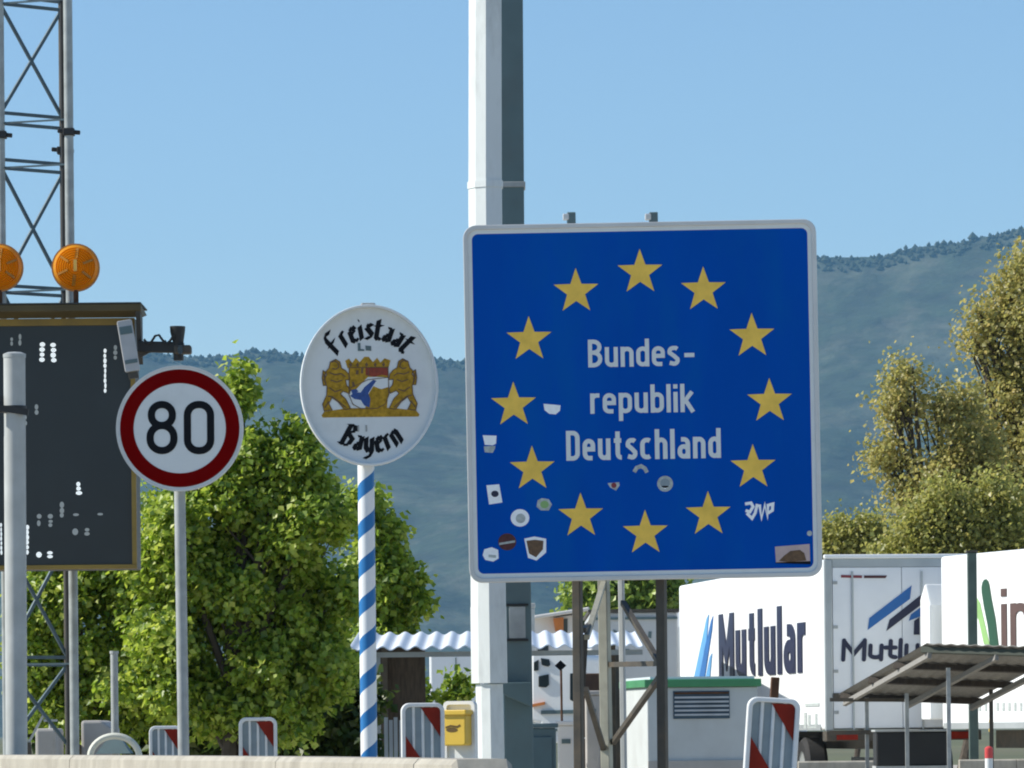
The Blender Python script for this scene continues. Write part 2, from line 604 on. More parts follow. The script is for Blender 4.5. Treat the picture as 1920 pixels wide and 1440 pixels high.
def _m(op, a, b=None):
    n = _t.nodes.new('ShaderNodeMath')
    n.operation = op
    for i, x in enumerate((a, b)):
        if x is None: continue
        if isinstance(x, (int, float)):
            n.inputs[i].default_value = x
        else:
            _t.links.new(x, n.inputs[i])
    return n.outputs[0]


_ang = _m('DIVIDE', _m('ARCTAN2', _sx.outputs[0], _m('MULTIPLY', _sx.outputs[1], -1)), 2 * math.pi)
_ph = _m('FRACT', _m('ADD', _m('SUBTRACT', _m('DIVIDE', _sx.outputs[2], .222), _ang), 10.42))
_is = _m('LESS_THAN', _ph, .42)
_mx = _t.nodes.new('ShaderNodeMix')
_mx.data_type = 'RGBA'
_t.links.new(_is, _mx.inputs[0])
_mx.inputs[6].default_value = (.80, .82, .82, 1)
_mx.inputs[7].default_value = (.010, .16, .42, 1)
_t.links.new(_mx.outputs[2], _b.inputs['Base Color'])

# amber lens: half clear plastic that lets the sun through
amber = bpy.data.materials.new('amber_lens')
amber.use_nodes = True
_t = amber.node_tree
_b = _t.nodes['Principled BSDF']
_b.inputs['Base Color'].default_value = (.85, .40, .02, 1)
_b.inputs['Roughness'].default_value = .22
_tr = _t.nodes.new('ShaderNodeBsdfTranslucent')
_tr.inputs[0].default_value = (.92, .46, .02, 1)
_ms = _t.nodes.new('ShaderNodeMixShader')
_ms.inputs[0].default_value = .45
_t.links.new(_b.outputs[0], _ms.inputs[1])
_t.links.new(_tr.outputs[0], _ms.inputs[2])
_t.links.new(_ms.outputs[0], _t.nodes['Material Output'].inputs[0])

# ------------------------------------------------------------------ ground
bounce_paving = mat('bounce_paving', (.42, .39, .33), .9, 0, .15, .8, .2, dirt=(.3, .28, .24), dscale=.15, damt=.5)  # unseen yard, colour raised pale and warm to bounce sun into shaded faces
meadow = mat('meadow', (.10, .11, .05), .9, 0, .3, .02, dirt=(.15, .13, .08), dscale=.006, damt=.7)
g = MB()
g.box(-4000, 4000, -1500, 8000, -.6, -.02)
tag(g.build('ground', meadow), kind='structure')
g = MB()
g.box(-90, 90, -60, 150, -.015, 0)
tag(g.build('paved_yard', bounce_paving), kind='structure')
g = MB()
for k in range(-5, 9):
    g.box(3.2, 3.35, k * 9, k * 9 + 4, .004, .006)
tag(g.build('road_marking', sign_white), kind='structure')

# ------------------------------------------------------------------ mountains
RID = [(-2600, 700), (-1200, 640), (-300, 668), (100, 640), (350, 660), (450, 657), (560, 662), (700, 668), (860, 670), (1000, 640), (1200, 570), (1400, 510), (1540, 480), (1640, 471), (1700, 459), (1790, 450), (1880, 432), (1920, 425), (2500, 330), (3600, 300), (5000, 420)]
YR, YF = 6000.0, 4300.0
_rx = [P(a, b, YR) for a, b in RID]
_rX, _rZ = [p.x for p in _rx], [p.z for p in _rx]


def height(x, y):
    rz = float(np.interp(x, _rX, _rZ)) - 4 + 7 * noise.noise(Vector((x * .012, 3, 0))) + 4 * noise.noise(Vector((x * .04, 9, 0)))
    t = (y - YF) / (YR - YF)
    if t <= 0:
        return 0.0
    if t >= 1:
        return rz - (y - YR) * .35
    base = rz * (.55 * t + .45 * t * t)
    gul = (noise.noise(Vector((x * .0045, y * .0012, 1.3))) * 60 + noise.noise(Vector((x * .013, y * .004, 7))) * 26) * math.sin(math.pi * t) ** .8
    return base + gul - 14 * math.sin(math.pi * t)


xs = np.linspace(-1900, 1900, 191)
ys = np.concatenate([np.linspace(YF, YR, 70), np.linspace(YR + 30, 7200, 12)])
mb = MB()
for y in ys:
    for x in xs:
        mb.v.append(Vector((x, y, height(x, y) - .4)))
nx = len(xs)
for j in range(len(ys) - 1):
    for i in range(nx - 1):
        a = j * nx + i
        mb.f.append([a, a + 1, a + nx + 1, a + nx])
mtn = mat('mountain_slope', (.022, .036, .018), .95, 0, .55, .025, .9, 9.0, dirt=(.15, .15, .105), dscale=.012, damt=.6)
mb.smooth = True
tag(mb.build('mountain', mtn), kind='structure')

# bare patches on the slope where no trees stand (pixel, radius)
BARE = [(1655, 700, 34, 22), (1690, 690, 30, 12), (1640, 590, 10, 8), (1690, 560, 26, 7), (1570, 905, 18, 26), (1560, 870, 12, 30), (1556, 985, 16, 34), (1600, 930, 16, 8), (1575, 1000, 26, 30), (820, 800, 60, 14), (790, 830, 50, 14), (800, 1130, 90, 50), (480, 720, 60, 10)]
_bare = []
for bx, by, rx_, ry_ in BARE:
    for D in np.linspace(YF + 20, YR, 240):
        p = P(bx, by, D)
        if height(p.x, D) >= p.z:
            _bare.append((p.x, D, p.z, rx_ * D / F, ry_ * D / F))
            break
N = 1500
tx = rng.uniform(-760, 760, N)
ty = YR + 40 - 75 * rng.uniform(0, 1, N) ** 1.5
ex = np.linspace(-760, 760, 420)                      # the trees along the crest
tx = np.concatenate([tx, ex + rng.uniform(-1.5, 1.5, 420)])
ty = np.concatenate([ty, YR + rng.uniform(-30, 6, 420)])
V, Fc = [], []
cs = [(math.cos(a * math.pi / 3), math.sin(a * math.pi / 3)) for a in range(6)]
for x, y in zip(tx, ty):
    z = height(x, y)
    if any(((x - b[0]) / b[3]) ** 2 + ((z - b[2]) / b[4]) ** 2 < 1 + .5 * random.random() for b in _bare):
        if random.random() < .93:
            continue
    if z < 60 + 40 * noise.noise(Vector((x * .01, y * .01, 0))):
        continue
    hh = random.uniform(3, 6.5) * (1.7 if random.random() < .04 else 1)
    rr = hh * random.uniform(.45, .8)
    b = len(V)
    V.append((x + random.uniform(-1, 1), y, z + hh))
    k = random.uniform(.1, .35)
    for c, s_ in cs:
        V.append((x + c * rr, y + s_ * rr, z + hh * k))
    for c, s_ in cs:
        V.append((x + c * rr * .4, y + s_ * rr * .4, z - 2))
    for i in range(6):
        j = (i + 1) % 6
        Fc.append((b, b + 1 + i, b + 1 + j))
        Fc.append((b + 1 + i, b + 7 + i, b + 7 + j, b + 1 + j))
me = bpy.data.meshes.new('mountain_forest')
me.from_pydata(V, [], Fc)
me.materials.append(leaf_mat('forest_needles', [(.020, .032, .016), (.026, .038, .018), (.032, .044, .022), (.040, .048, .026)], .1))
fo = bpy.data.objects.new('mountain_forest', me)
COL.objects.link(fo)
tag(fo, 'dense dark forest covering the hazy mountain slopes', 'forest', kind='stuff')

# ------------------------------------------------------------------ haze: the valley air
hz = MB()
hz.box(-4100, 4100, -1600, 8100, -3, 830)
hm = bpy.data.materials.new('haze_air')
hm.use_nodes = True
_t = hm.node_tree
_t.nodes.remove(_t.nodes['Principled BSDF'])
pv = _t.nodes.new('ShaderNodeVolumePrincipled')
pv.inputs['Color'].default_value = (.30, .66, 1.0, 1)
pv.inputs['Density'].default_value = 6.0e-5
pv.inputs['Anisotropy'].default_value = 0.0
_t.links.new(pv.outputs[0], _t.nodes['Material Output'].inputs['Volume'])
ho = hz.build('haze', hm)
tag(ho, kind='stuff')
ho.visible_shadow = True


# ------------------------------------------------------------------ trees
def make_tree(name, label, D, lobes, trunk_px, clumps, per, size, spread, lm, trunk_r=.06, group=None, twigs=8, deep=.9, drop=.5, cat='tree', shell=.4, sub=13):
    bx = P(trunk_px, 1370, D).x
    root = thing(name, label, cat, (bx, D, 0), group)
    L = []
    LW = []
    for lobe in lobes:
        cx, cy, rx_, ry_ = lobe[:4]
        LW.append(lobe[4] if len(lobe) > 4 else 1.0)
        c = P(cx, cy, D)
        a, b = rx_ * D / F, ry_ * D / F
        dd = (a + b) / 2 * deep
        c.y += random.uniform(-.35, .35) * dd
        L.append((c, a, dd, b))
    big, bigw = L, LW
    L, LW = [], []
    for (c, a, dd, b), lw in zip(big, bigw):
        ns = sub if min(a, b) / max(a, b) > .35 else 4
        for _ in range(ns):
            v = rng.normal(size=3)
            v /= np.linalg.norm(v)
            v *= rng.uniform(.25, 1.0)
            f_ = rng.uniform(.26, .46)
            L.append((c + Vector((v[0] * a, v[1] * dd, v[2] * b)), a * f_, (a + b) / 2 * f_, b * f_ * .85))
            LW.append(lw / ns)
    wts = np.array([a * b for _, a, _, b in L]) ** .8
    wts *= np.array(LW)
    wts /= wts.sum()
    n = rng.multinomial(clumps, wts)
    cen = []
    by = []
    for (c, a, dd, b), k in zip(L, n):
        d = rng.normal(size=(k, 3))
        d /= np.linalg.norm(d, axis=1)[:, None]
        r = rng.uniform(0, 1, k) ** shell
        r *= 1 + .22 * np.array([noise.noise(Vector(v) * 2.3 + Vector((c.x, c.z, 0))) for v in d]) if k else 1
        pts = np.array(c) + d * r[:, None] * np.array([a, dd, b])
        pts = pts[pts[:, 2] > .12]
        cen.append(pts)
        by.append(pts)
    cen = np.concatenate(cen)
    nl = len(cen) * per
    pos = np.repeat(cen, per, 0) + rng.normal(size=(nl, 3)) * spread
    az = rng.uniform(0, 2 * np.pi, nl)
    tip = np.stack([np.cos(az), np.sin(az), rng.normal(-drop * 1.5, .5, nl)], 1)
    tip /= np.linalg.norm(tip, axis=1)[:, None]
    out = np.repeat(cen - np.concatenate([np.tile(np.array(l[0]), (len(p), 1)) for l, p in zip(L, by)]), per, 0)
    out /= np.linalg.norm(out, axis=1)[:, None] + 1e-6
    upv = rng.normal(size=(nl, 3)) * .55 + out * .8 + np.array(sd) * .6 + np.array([0, -.12, .25])
    side = np.cross(tip, upv)
    side /= np.linalg.norm(side, axis=1)[:, None] + 1e-9
    nor = np.cross(side, tip)
    ln = size * rng.uniform(.65, 1.3, nl)[:, None]
    wd = ln * rng.uniform(.36, .5, nl)[:, None]
    b0 = pos
    v1 = pos + tip * ln * .42 + side * wd + nor * ln * .10
    v2 = pos + tip * ln
    v3 = pos + tip * ln * .42 - side * wd + nor * ln * .10
    vv = np.stack([b0, v1, v2, v3], 1).reshape(-1, 3) - np.array(root.location)
    idx = np.arange(nl) * 4
    ff = np.concatenate([np.stack([idx, idx + 1, idx + 2], 1), np.stack([idx, idx + 2, idx + 3], 1)])
    me = bpy.data.meshes.new('crown')
    me.from_pydata(vv.tolist(), [], ff.tolist())
    me.materials.append(lm)
    co = bpy.data.objects.new('crown', me)
    COL.objects.link(co)
    co.parent = root
    tr = MB()
    base = Vector((bx, D, -.05))
    top = max((l[0] for l in L), key=lambda p: p.z)
    mid = Vector((bx * .6 + top.x * .4, D, top.z * .45))
    path = [base, base.lerp(mid, .5) + Vector((random.uniform(-.5, .5) * trunk_r * 3, 0, 0)), mid, mid.lerp(top, .6) + Vector((random.uniform(-1, 1) * trunk_r * 3, 0, 0)), top]
    tr.tube(path, [trunk_r, trunk_r * .85, trunk_r * .65, trunk_r * .35, trunk_r * .1], 8)
    for (c, a, dd, b) in big:
        pts = cen[((cen - np.array(c)) ** 2 / np.array([a, dd, b]) ** 2).sum(1) < 1.3]
        k = min(max(c.z * .5, .15), mid.z)
        s0 = base.lerp(mid, k / max(mid.z, .01))
        m2 = s0.lerp(c, .5) + Vector((random.uniform(-.1, .1) * a, random.uniform(-.1, .1) * a, .12 * b))
        tr.tube([s0, m2, c], [trunk_r * .5, trunk_r * .36, trunk_r * .2], 6)
        for j in range(min(twigs, len(pts))):
            q = Vector(pts[random.randrange(len(pts))])
            s1 = m2.lerp(c, random.random())
            m3 = s1.lerp(q, .5) + Vector((random.uniform(-.15, .15) * a, random.uniform(-.1, .1) * a, .15 * b * random.random()))
            tr.tube([s1, m3, q], [trunk_r * .18, trunk_r * .12, trunk_r * .05], 5)
    tr.build('trunk', bark, root, smooth=True)
    return root


green = leaf_mat('broad_leaf', [(.11, .20, .018), (.25, .37, .035), (.40, .51, .05), (.57, .63, .11)], .55)
green2 = leaf_mat('fresh_leaf', [(.16, .26, .04), (.27, .38, .06), (.38, .47, .08)], .4)
olive = leaf_mat('budding_leaf', [(.34, .33, .10), (.43, .41, .12), (.50, .45, .13), (.55, .45, .16)], .6)
olive2 = leaf_mat('yellow_green_leaf', [(.30, .32, .08), (.38, .39, .10), (.46, .45, .11), (.51, .46, .13)], .6)

G1 = 'leafy green trees behind the road signs'
make_tree('broadleaf_tree', 'tallest leafy green tree, its top shoot rising between the 80 sign and oval sign', 43.5,
          [(450, 730, 7, 50, 2.2), (465, 835, 40, 32, .6), (555, 830, 32, 30, .5), (410, 890, 90, 55, .8), (400, 1330, 60, 60, .8), (470, 1345, 60, 50, .8), (520, 880, 80, 50, .8), (500, 960, 120, 80), (330, 1010, 90, 110), (590, 960, 70, 70), (420, 1100, 150, 120), (580, 1100, 90, 110), (330, 1240, 110, 120, .8), (490, 1270, 140, 110, .6), (580, 1290, 60, 90, .6)],
          440, 1050, 66, .068, .075, green, .09, G1, shell=.28)
make_tree('broadleaf_tree', 'leafy green tree seen below the dark message board at the left', 44.5,
          [(170, 1040, 90, 80), (110, 1120, 80, 90), (230, 1130, 90, 100), (60, 1230, 60, 110), (150, 1260, 100, 100), (240, 1270, 90, 100)],
          150, 480, 66, .068, .075, green, .06, G1, shell=.28)
make_tree('broadleaf_tree', 'smaller leafy green tree behind the blue and white striped pole', 54.5,
          [(690, 960, 35, 50), (718, 1020, 36, 45), (690, 1100, 60, 70), (755, 1120, 36, 40), (740, 1170, 50, 40), (680, 1210, 70, 70), (690, 1300, 60, 70)],
          690, 330, 60, .082, .085, green, .05, G1, shell=.28)
hedge_leaf = leaf_mat('hedge_leaf', [(.03, .055, .010), (.05, .09, .012), (.08, .12, .018), (.12, .15, .03)], .35)
make_tree('hedge', 'low dark green hedge under the leafy trees behind the marker panels', 46.5,
          [(90, 1330, 60, 60), (170, 1320, 70, 70), (260, 1330, 60, 65), (340, 1320, 70, 75), (430, 1325, 70, 75), (510, 1320, 70, 75), (590, 1325, 70, 70), (660, 1335, 55, 60), (130, 1390, 90, 40), (300, 1390, 110, 40), (470, 1390, 110, 40), (620, 1390, 80, 40)],
          380, 620, 30, .10, .09, hedge_leaf, .03, cat='hedge', sub=9)
make_tree('shrub', 'small dark green bush under the open carport beside the white lorry side', 53,
          [(862, 1285, 20, 26), (845, 1318, 28, 24), (795, 1320, 34, 26), (770, 1290, 24, 30)], 850, 90, 14, .09, .07, green, .02, cat='bush')
make_tree('broadleaf_tree', 'bright green tree showing under the blue sign between its posts', 140,
          [(1120, 1120, 40, 60), (1180, 1090, 60, 70), (1240, 1110, 50, 60), (1180, 1180, 90, 60), (1060, 1230, 40, 60)], 1180, 520, 26, .2, .28, green2, .15)
G2 = 'budding yellow brown trees on the right'
make_tree('budding_tree', 'tallest budding yellow brown tree at the right edge of the picture', 118,
          [(1925, 500, 35, 60), (1895, 555, 45, 45), (1850, 600, 40, 28), (1925, 640, 50, 70), (1830, 640, 25, 20), (1890, 720, 60, 50), (1850, 800, 40, 50), (1870, 920, 50, 50), (1935, 800, 45, 120), (1890, 880, 40, 60), (1920, 980, 50, 70)],
          1935, 660, 26, .115, .25, olive, .20, G2, 20, shell=.6)
make_tree('budding_tree', 'middle sized budding tree with open bare branches between the mountain and the trailers', 114,
          [(1690, 710, 38, 28), (1680, 760, 30, 30), (1770, 770, 65, 55), (1680, 850, 58, 24), (1800, 840, 60, 50), (1760, 910, 60, 50), (1830, 930, 50, 60), (1740, 980, 60, 50), (1830, 860, 50, 50), (1700, 930, 40, 30)],
          1775, 520, 26, .115, .25, olive, .16, G2, 20, shell=.6)
make_tree('budding_tree', 'dense yellow green tree just above the trailer roofs', 108,
          [(1720, 1010, 50, 34), (1765, 960, 45, 40), (1830, 990, 55, 45), (1880, 940, 40, 60), (1900, 1020, 50, 50), (1680, 1045, 40, 24), (1800, 1050, 110, 40)],
          1800, 560, 30, .115, .25, olive2, .15, G2, 10, shell=.7)
make_tree('shrub', 'low yellow green bush beside the right edge of the blue sign', 122,
          [(1585, 1010, 40, 26), (1630, 1000, 30, 30), (1560, 1040, 50, 34), (1650, 1040, 60, 30)],
          1600, 320, 28, .115, .25, olive2, .08, cat='bush', shell=.7)

# ------------------------------------------------------------------ blue border sign
D0 = 27.7
tl, tr_, bl, br = P(868, 423, D0), P(1530, 410, D0), P(880, 1093, D0), P(1542, 1081, D0)
O = (tl + tr_ + bl + br) / 4
fs = Fr(O, (tr_ - tl) + (br - bl), (tl - bl) + (tr_ - br))
HW, HH = 1.004, 1.016
px1 = D0 / F
es = thing('border_sign', 'large square blue sign with a circle of gold stars and white words', 'road sign', (O.x, D0 + .2, 0))
mb = MB()
mb.ring(rrect(-HW, -HH, HW, HH, .075), rrect(-HW + .026, -HH + .026, HW - .026, HH - .026, .055), fs, -.06, .012)
mb.build('frame', alu, es, bevel=.004)
mb = MB()
mb.ring(rrect(-HW + .026, -HH + .026, HW - .026, HH - .026, .055), rrect(-HW + .05, -HH + .05, HW - .05, HH - .05, .035), fs, -.02, .002)
mb.build('white_border', sign_white, es)
mb = MB()
mb.prism(rrect(-HW + .05, -HH + .05, HW - .05, HH - .05, .035), fs, -.02, .0)
mb.build('panel', sign_blue, es)
for sx, sy in ((1200, 508), (1319, 541), (1410, 628), (1443, 750), (1412, 874), (1328, 962), (1210, 997), (1089, 965), (998, 877), (963, 757), (992, 634), (1080, 544)):
    u, v = fs.px(sx, sy)
    mb = MB()
    v -= .008
    rr = .134
    mb.prism([(u + (rr if k % 2 == 0 else rr * .40) * math.sin(k * math.pi / 5), v + (rr if k % 2 == 0 else rr * .40) * math.cos(k * math.pi / 5)) for k in range(10)], fs, .0, .0025)
    mb.build('star', star_gold, es)
for word, x0, x1, yb, cap in (('Bundes-', 1103, 1304, 689, 52), ('republik', 1107, 1301, 776, 53), ('Deutschland', 1062, 1352, 864, 56)):
    u0, v0 = fs.px(x0, yb)
    mb = text(MB(), word, fs, u0, v0, cap * px1, (x1 - x0) * px1, .15, .095, 0, .003)
    mb.build('lettering', sign_white, es)


def sticker(poly, m, inner=None):
    mb = MB()
    mb.prism([fs.px(*p) for p in poly], fs, 0, .0015)
    o = mb.build('sticker', m, es)
    for pl, im in inner or []:
        mb = MB()
        mb.prism([fs.px(*p) for p in pl], fs, .0015, .0024)
        mb.build('print', im, o)
    return o


def pe(cx, cy, rx_, ry_=None, n=20):
    return [(x, y) for x, y in ell(cx, cy, rx_, ry_ or rx_, n)]


st_white = mat('sticker_white', (.93, .95, .95), .5, 0, .05, 30)
st_grey = mat('sticker_grey', (.42, .46, .44), .5, 0, .25, 40)
st_brown = mat('sticker_brown', (.13, .07, .03), .5, 0, .3, 40)
st_dred = mat('sticker_dark_red', (.07, .012, .014), .5, 0, .4, 60)
st_pink = mat('sticker_pink', (.52, .40, .38), .5, 0, .1, 20)
sticker([(1019, 757), (1051, 760), (1050, 770), (1042, 777), (1030, 776), (1021, 769)], st_white)
sticker([(905, 816), (931, 817), (930, 832), (924, 835), (909, 834)], st_white)
sticker([(907, 837), (929, 836), (928, 841), (924, 849), (909, 848)], st_grey)
sticker([(912, 910), (936, 908), (942, 942), (917, 946)], st_white, [(pe(928, 926, 7, 6), ink_navy)])
sticker([(1008, 938), (1016, 934), (1029, 936), (1035, 946), (1029, 957), (1014, 957), (1006, 950)], st_grey, [(pe(1021, 946, 8, 7), ink_lime)])
sticker(pe(975, 971, 17.5, 16.5), st_white, [(pe(976, 972, 9), st_grey)])
sticker(pe(951, 1016, 17, 16), st_dred, [([(936, 1018), (966, 1013), (966, 1017), (936, 1022)], st_grey)])
sticker([(983, 1010), (1002, 1006), (1024, 1010), (1024, 1036), (1006, 1051), (990, 1046)], st_white, [([(987, 1014), (1003, 1012), (1019, 1014), (1018, 1030), (1005, 1045), (992, 1038)], st_brown)])
sticker([(908, 1030), (922, 1026), (934, 1031), (935, 1047), (925, 1053), (910, 1050), (905, 1041)], st_white, [([(916, 1040), (930, 1041), (930, 1046), (916, 1045)], st_grey)])
sticker([(1139, 906), (1161, 904), (1162, 910), (1155, 920), (1144, 914)], st_grey, [(pe(1151, 910, 5), ink_red)])
mb = MB()
mb.ribbon([fs.px(1189, 885), fs.px(1194, 877), fs.px(1202, 874), fs.px(1209, 878), fs.px(1213, 886)], .022, fs, 0, .0015)
mb.build('sticker', st_grey, es)
sticker(pe(1247, 907, 15), st_grey, [(pe(1247, 906, 9), marker_web), ([(1238, 911), (1256, 911), (1247, 917)], st_white)])
mb = MB()
for k, pl in enumerate(([(1397, 945), (1408, 943), (1412, 950), (1406, 960), (1398, 957)], [(1400, 962), (1410, 972), (1416, 962), (1420, 945)], [(1424, 946), (1428, 972), (1434, 946), (1439, 970), (1440, 945)], [(1441, 947), (1449, 945), (1448, 957), (1440, 962)])):
    mb.ribbon([fs.px(*p) for p in pl], .017, fs, 0, .0012 + .0003 * k)
mb.build('sticker', st_white, es)
sticker([(1453, 1025), (1518, 1020), (1519, 1052), (1455, 1055)], st_pink, [([(1460, 1052), (1470, 1042), (1482, 1033), (1500, 1031), (1508, 1037), (1512, 1051), (1480, 1054)], st_brown), ([(1453, 1056), (1455, 1054.5), (1519, 1052), (1520, 1058)], sign_black)])
sticker(pe(1518, 1000, 5), st_grey)
for bx in (1071, 1225):
    p = P(bx, 404, D0 + .05)
    MB().obox(p - fs.V * .02, fs.U, fs.N, fs.V, .05, .05, .075).build('clamp', grey_paint, es, bevel=.006)
    q = P(bx - 10, 407, D0 + .04)
    MB().obox(q, fs.U, fs.N, fs.V, .035, .04, .035).build('clamp_nut', alu, es, bevel=.005)
# trestle legs and bracing behind the panel


def leg(pxt, pyt, pxb, pyb, D, wd, m=dark_steel, name='post'):
    p, q = P(pxt, pyt, D), P(pxb, pyb, D)
    d = (q - p) / (p.z - q.z)
    q = p + d * (p.z + .1)
    MB().bar(p, q, wd * .8, wd * .8, up=(.42, 1, 0)).build(name, m, es, bevel=.006)


leg(1076, 460, 1086, 1440, D0 + .12, .064)
leg(1234, 460, 1243, 1440, D0 + .12, .066)
post_lit = mat('lit_post_steel', (.34, .33, .26), .5, .3, .2, 7)  # paler olive copy of the post steel, sunlight put into its colour
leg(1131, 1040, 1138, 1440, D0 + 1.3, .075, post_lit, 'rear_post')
leg(1164, 1040, 1170, 1440, D0 + 1.5, .042, galv_pale, 'rear_post')
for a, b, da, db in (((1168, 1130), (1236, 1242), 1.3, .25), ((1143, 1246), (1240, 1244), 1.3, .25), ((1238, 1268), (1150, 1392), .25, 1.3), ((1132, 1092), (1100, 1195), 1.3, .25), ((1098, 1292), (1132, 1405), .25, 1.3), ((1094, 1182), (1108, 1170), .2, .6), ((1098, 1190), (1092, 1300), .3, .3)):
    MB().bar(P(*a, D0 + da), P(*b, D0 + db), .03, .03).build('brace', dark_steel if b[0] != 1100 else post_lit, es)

# ------------------------------------------------------------------ 80 sign
D1 = 28.5
c80 = P(337, 803, D1)
t80 = P(333, 925, D1)
f80 = Fr(c80, (1, 0, -.004), (-.003, 0, 1))
k = D1 / F
ss = thing('speed_limit_sign', 'round white speed limit sign with a red ring and the number 80', 'road sign', (P(343, 1400, D1).x, D1 + .05, 0))
mb = MB()
mb.prism(ell(0, 0, 119.5 * k, 118 * k, 64), f80, -.03, .0)
mb.build('panel', sign_white, ss, bevel=.004)
mb = MB()
mb.ring(ell(0, 0, 112 * k, 110.5 * k, 64), ell(0, 0, 86.5 * k, 84.5 * k, 64), f80, 0, .002)
mb.build('red_ring', sign_red, ss)
mb = MB()
mb.ring(ell(0, 0, 119.5 * k, 118 * k, 64), ell(0, 0, 115.5 * k, 114 * k, 64), f80, 0.0005, .006)
mb.build('rim', alu, ss)
for ch, x0, x1 in (('8', 275, 333), ('0', 345, 402)):
    u0, v0 = f80.px(x0, 852)
    mb = text(MB(), ch, f80, u0, v0, 100 * k, (x1 - x0) * k, .135, 0, .0, .0025)
    mb.build('numeral', sign_black, ss)
a, b = P(334, 720, D1 + .08), P(344, 1400, D1 + .08)
d = (b - a) / (a.z - b.z)
MB().tube([a, a + d * (a.z + .1)], .033, 20).build('pole', galv, ss, smooth=True)
for y in (760, 850):
    p = P(335, y, D1 + .06)
    MB().obox(p, (1, 0, 0), (0, 1, 0), (0, 0, 1), .12, .05, .035).build('clamp', galv, ss)

# ------------------------------------------------------------------ oval state sign
D2 = 28.0
k = D2 / F
c2 = P(692, 723, D2)
f2 = Fr(c2, (1, .10, .006), (.004, 0, 1))
bs = thing('state_sign', 'oval white sign with gold coat of arms on a blue and white striped pole', 'road sign', (P(692, 1410, D2).x, D2 + .06, 0))
OX, OY = 129.5 * k, 151 * k
mb = MB()
mb.prism(ell(0, 0, OX - .012, OY - .012, 72), f2, -.02, .0)
mb.build('panel', sign_white, bs)
mb = MB()
mb.ring(ell(0, 0, OX, OY, 72), ell(0, 0, OX - .014, OY - .014, 72), f2, -.03, .045)
mb.build('rim', sign_white, bs, bevel=.003)
p = P(690, 573, D2 + .02)
MB().obox(p, f2.U, f2.N, f2.V, .085, .05, .03).build('bracket', galv, bs, bevel=.01)


def q2(x, y):
    return ((x - 692) * k, (723 - y) * k)


mb = nib_text(MB(), 'Freistaat', f2, *q2(695, 716), 80 * k, -51, 51, 44 * k, False, 0, .002)
mb.build('lettering', sign_black, bs)
mb = nib_text(MB(), 'Bayern', f2, *q2(695, 744), 104 * k, -37, 38, 44 * k, True, 0, .002)
mb.build('lettering', sign_black, bs)
for pl in ([(672, 643), (677, 643), (677, 654), (684, 655), (684, 658), (672, 658)], [(686, 648), (697, 649), (697, 658), (687, 657)]):
    MB().prism([q2(*p) for p in pl], f2, 0, .004).build('bolt_head', grey_paint, bs)
for x in (669, 684):
    MB().prism([q2(x, 797), q2(x + 3, 797), q2(x + 3, 809), q2(x, 809)], f2, 0, .004).build('bolt_head', galv, bs)
arms = bpy.data.objects.new('coat_of_arms', None)
COL.objects.link(arms)
arms.parent = bs
arms.location = c2 - wloc(bs)


def arm(name, polys, m, d1=.0015):
    mb = MB()
    for i, pl in enumerate(polys):
        mb.prism([q2(*p) for p in pl], f2, 0, d1 + .0003 * i)
    return mb.build(name, m, arms)


arm('pedestal', [[(602, 778), (607, 771), (650, 765), (735, 765), (780, 771), (786, 778), (784, 782), (604, 782)]], arms_gold)
lion_l = [[(617, 690), (620, 678), (630, 673), (638, 678), (641, 690), (648, 694), (655, 702), (656, 712), (648, 712), (650, 722), (657, 730), (655, 738), (643, 733), (638, 738), (648, 748), (657, 766), (645, 768), (634, 754), (622, 745), (616, 756), (622, 768), (607, 770), (604, 757), (612, 740), (613, 724), (607, 712), (613, 702), (611, 696)],
          [(606, 694), (611, 697), (609, 708), (612, 722), (606, 722), (604, 708)]]
arm('lion', lion_l, arms_gold)
lion_r = [[(1386 - x, y) for x, y in pl] for pl in lion_l]
arm('lion', lion_r, arms_gold)
arm('crown', [[(652, 690), (648, 676), (655, 672), (661, 680), (668, 671), (675, 679), (684, 669), (692, 669), (700, 679), (708, 671), (714, 680), (722, 672), (733, 676), (729, 690)]], arms_gold)
sh = arm('shield', [[(655, 689), (728, 689), (729, 740), (722, 758), (706, 766), (676, 766), (661, 758), (654, 740)]], arms_gold, .0012)
arm('red_field', [[(686, 689), (728, 690), (727, 705), (716, 703), (702, 707), (686, 703)]], arms_red, .002)
arm('white_field', [[(690, 707), (706, 707), (728, 708), (728, 726), (714, 730), (700, 724), (690, 740), (684, 765), (672, 765), (656, 752), (654, 735), (668, 729)]], sign_white, .0022)
arm('blue_lozenge', [[(683, 726), (700, 712), (706, 714), (696, 728), (690, 738), (694, 748), (692, 764), (682, 760), (676, 750), (664, 748), (656, 742), (664, 735), (676, 736)], [(658, 731), (668, 729), (672, 734), (660, 738)]], arms_blue, .0026)
arm('gold_field', [[(697, 765), (697, 742), (703, 732), (713, 729), (724, 733), (727, 742), (725, 765)]], arms_gold, .0027)
oc = 0
for pl in lion_l + lion_r + [[(655, 689), (728, 689), (729, 740), (722, 758), (706, 766), (676, 766), (661, 758), (654, 740)]]:
    oc += 1
    MB().ribbon([q2(*p) for p in pl], .0042, f2, 0.0, .0036 + .0002 * oc, closed=True).build('outline', st_brown, arms)
for pl in ([(691, 690), (691, 706)], [(655, 728), (690, 712), (728, 708)]):
    oc += 1
    MB().ribbon([q2(*p) for p in pl], .004, f2, 0.0, .0036 + .0002 * oc).build('outline', st_brown, arms)
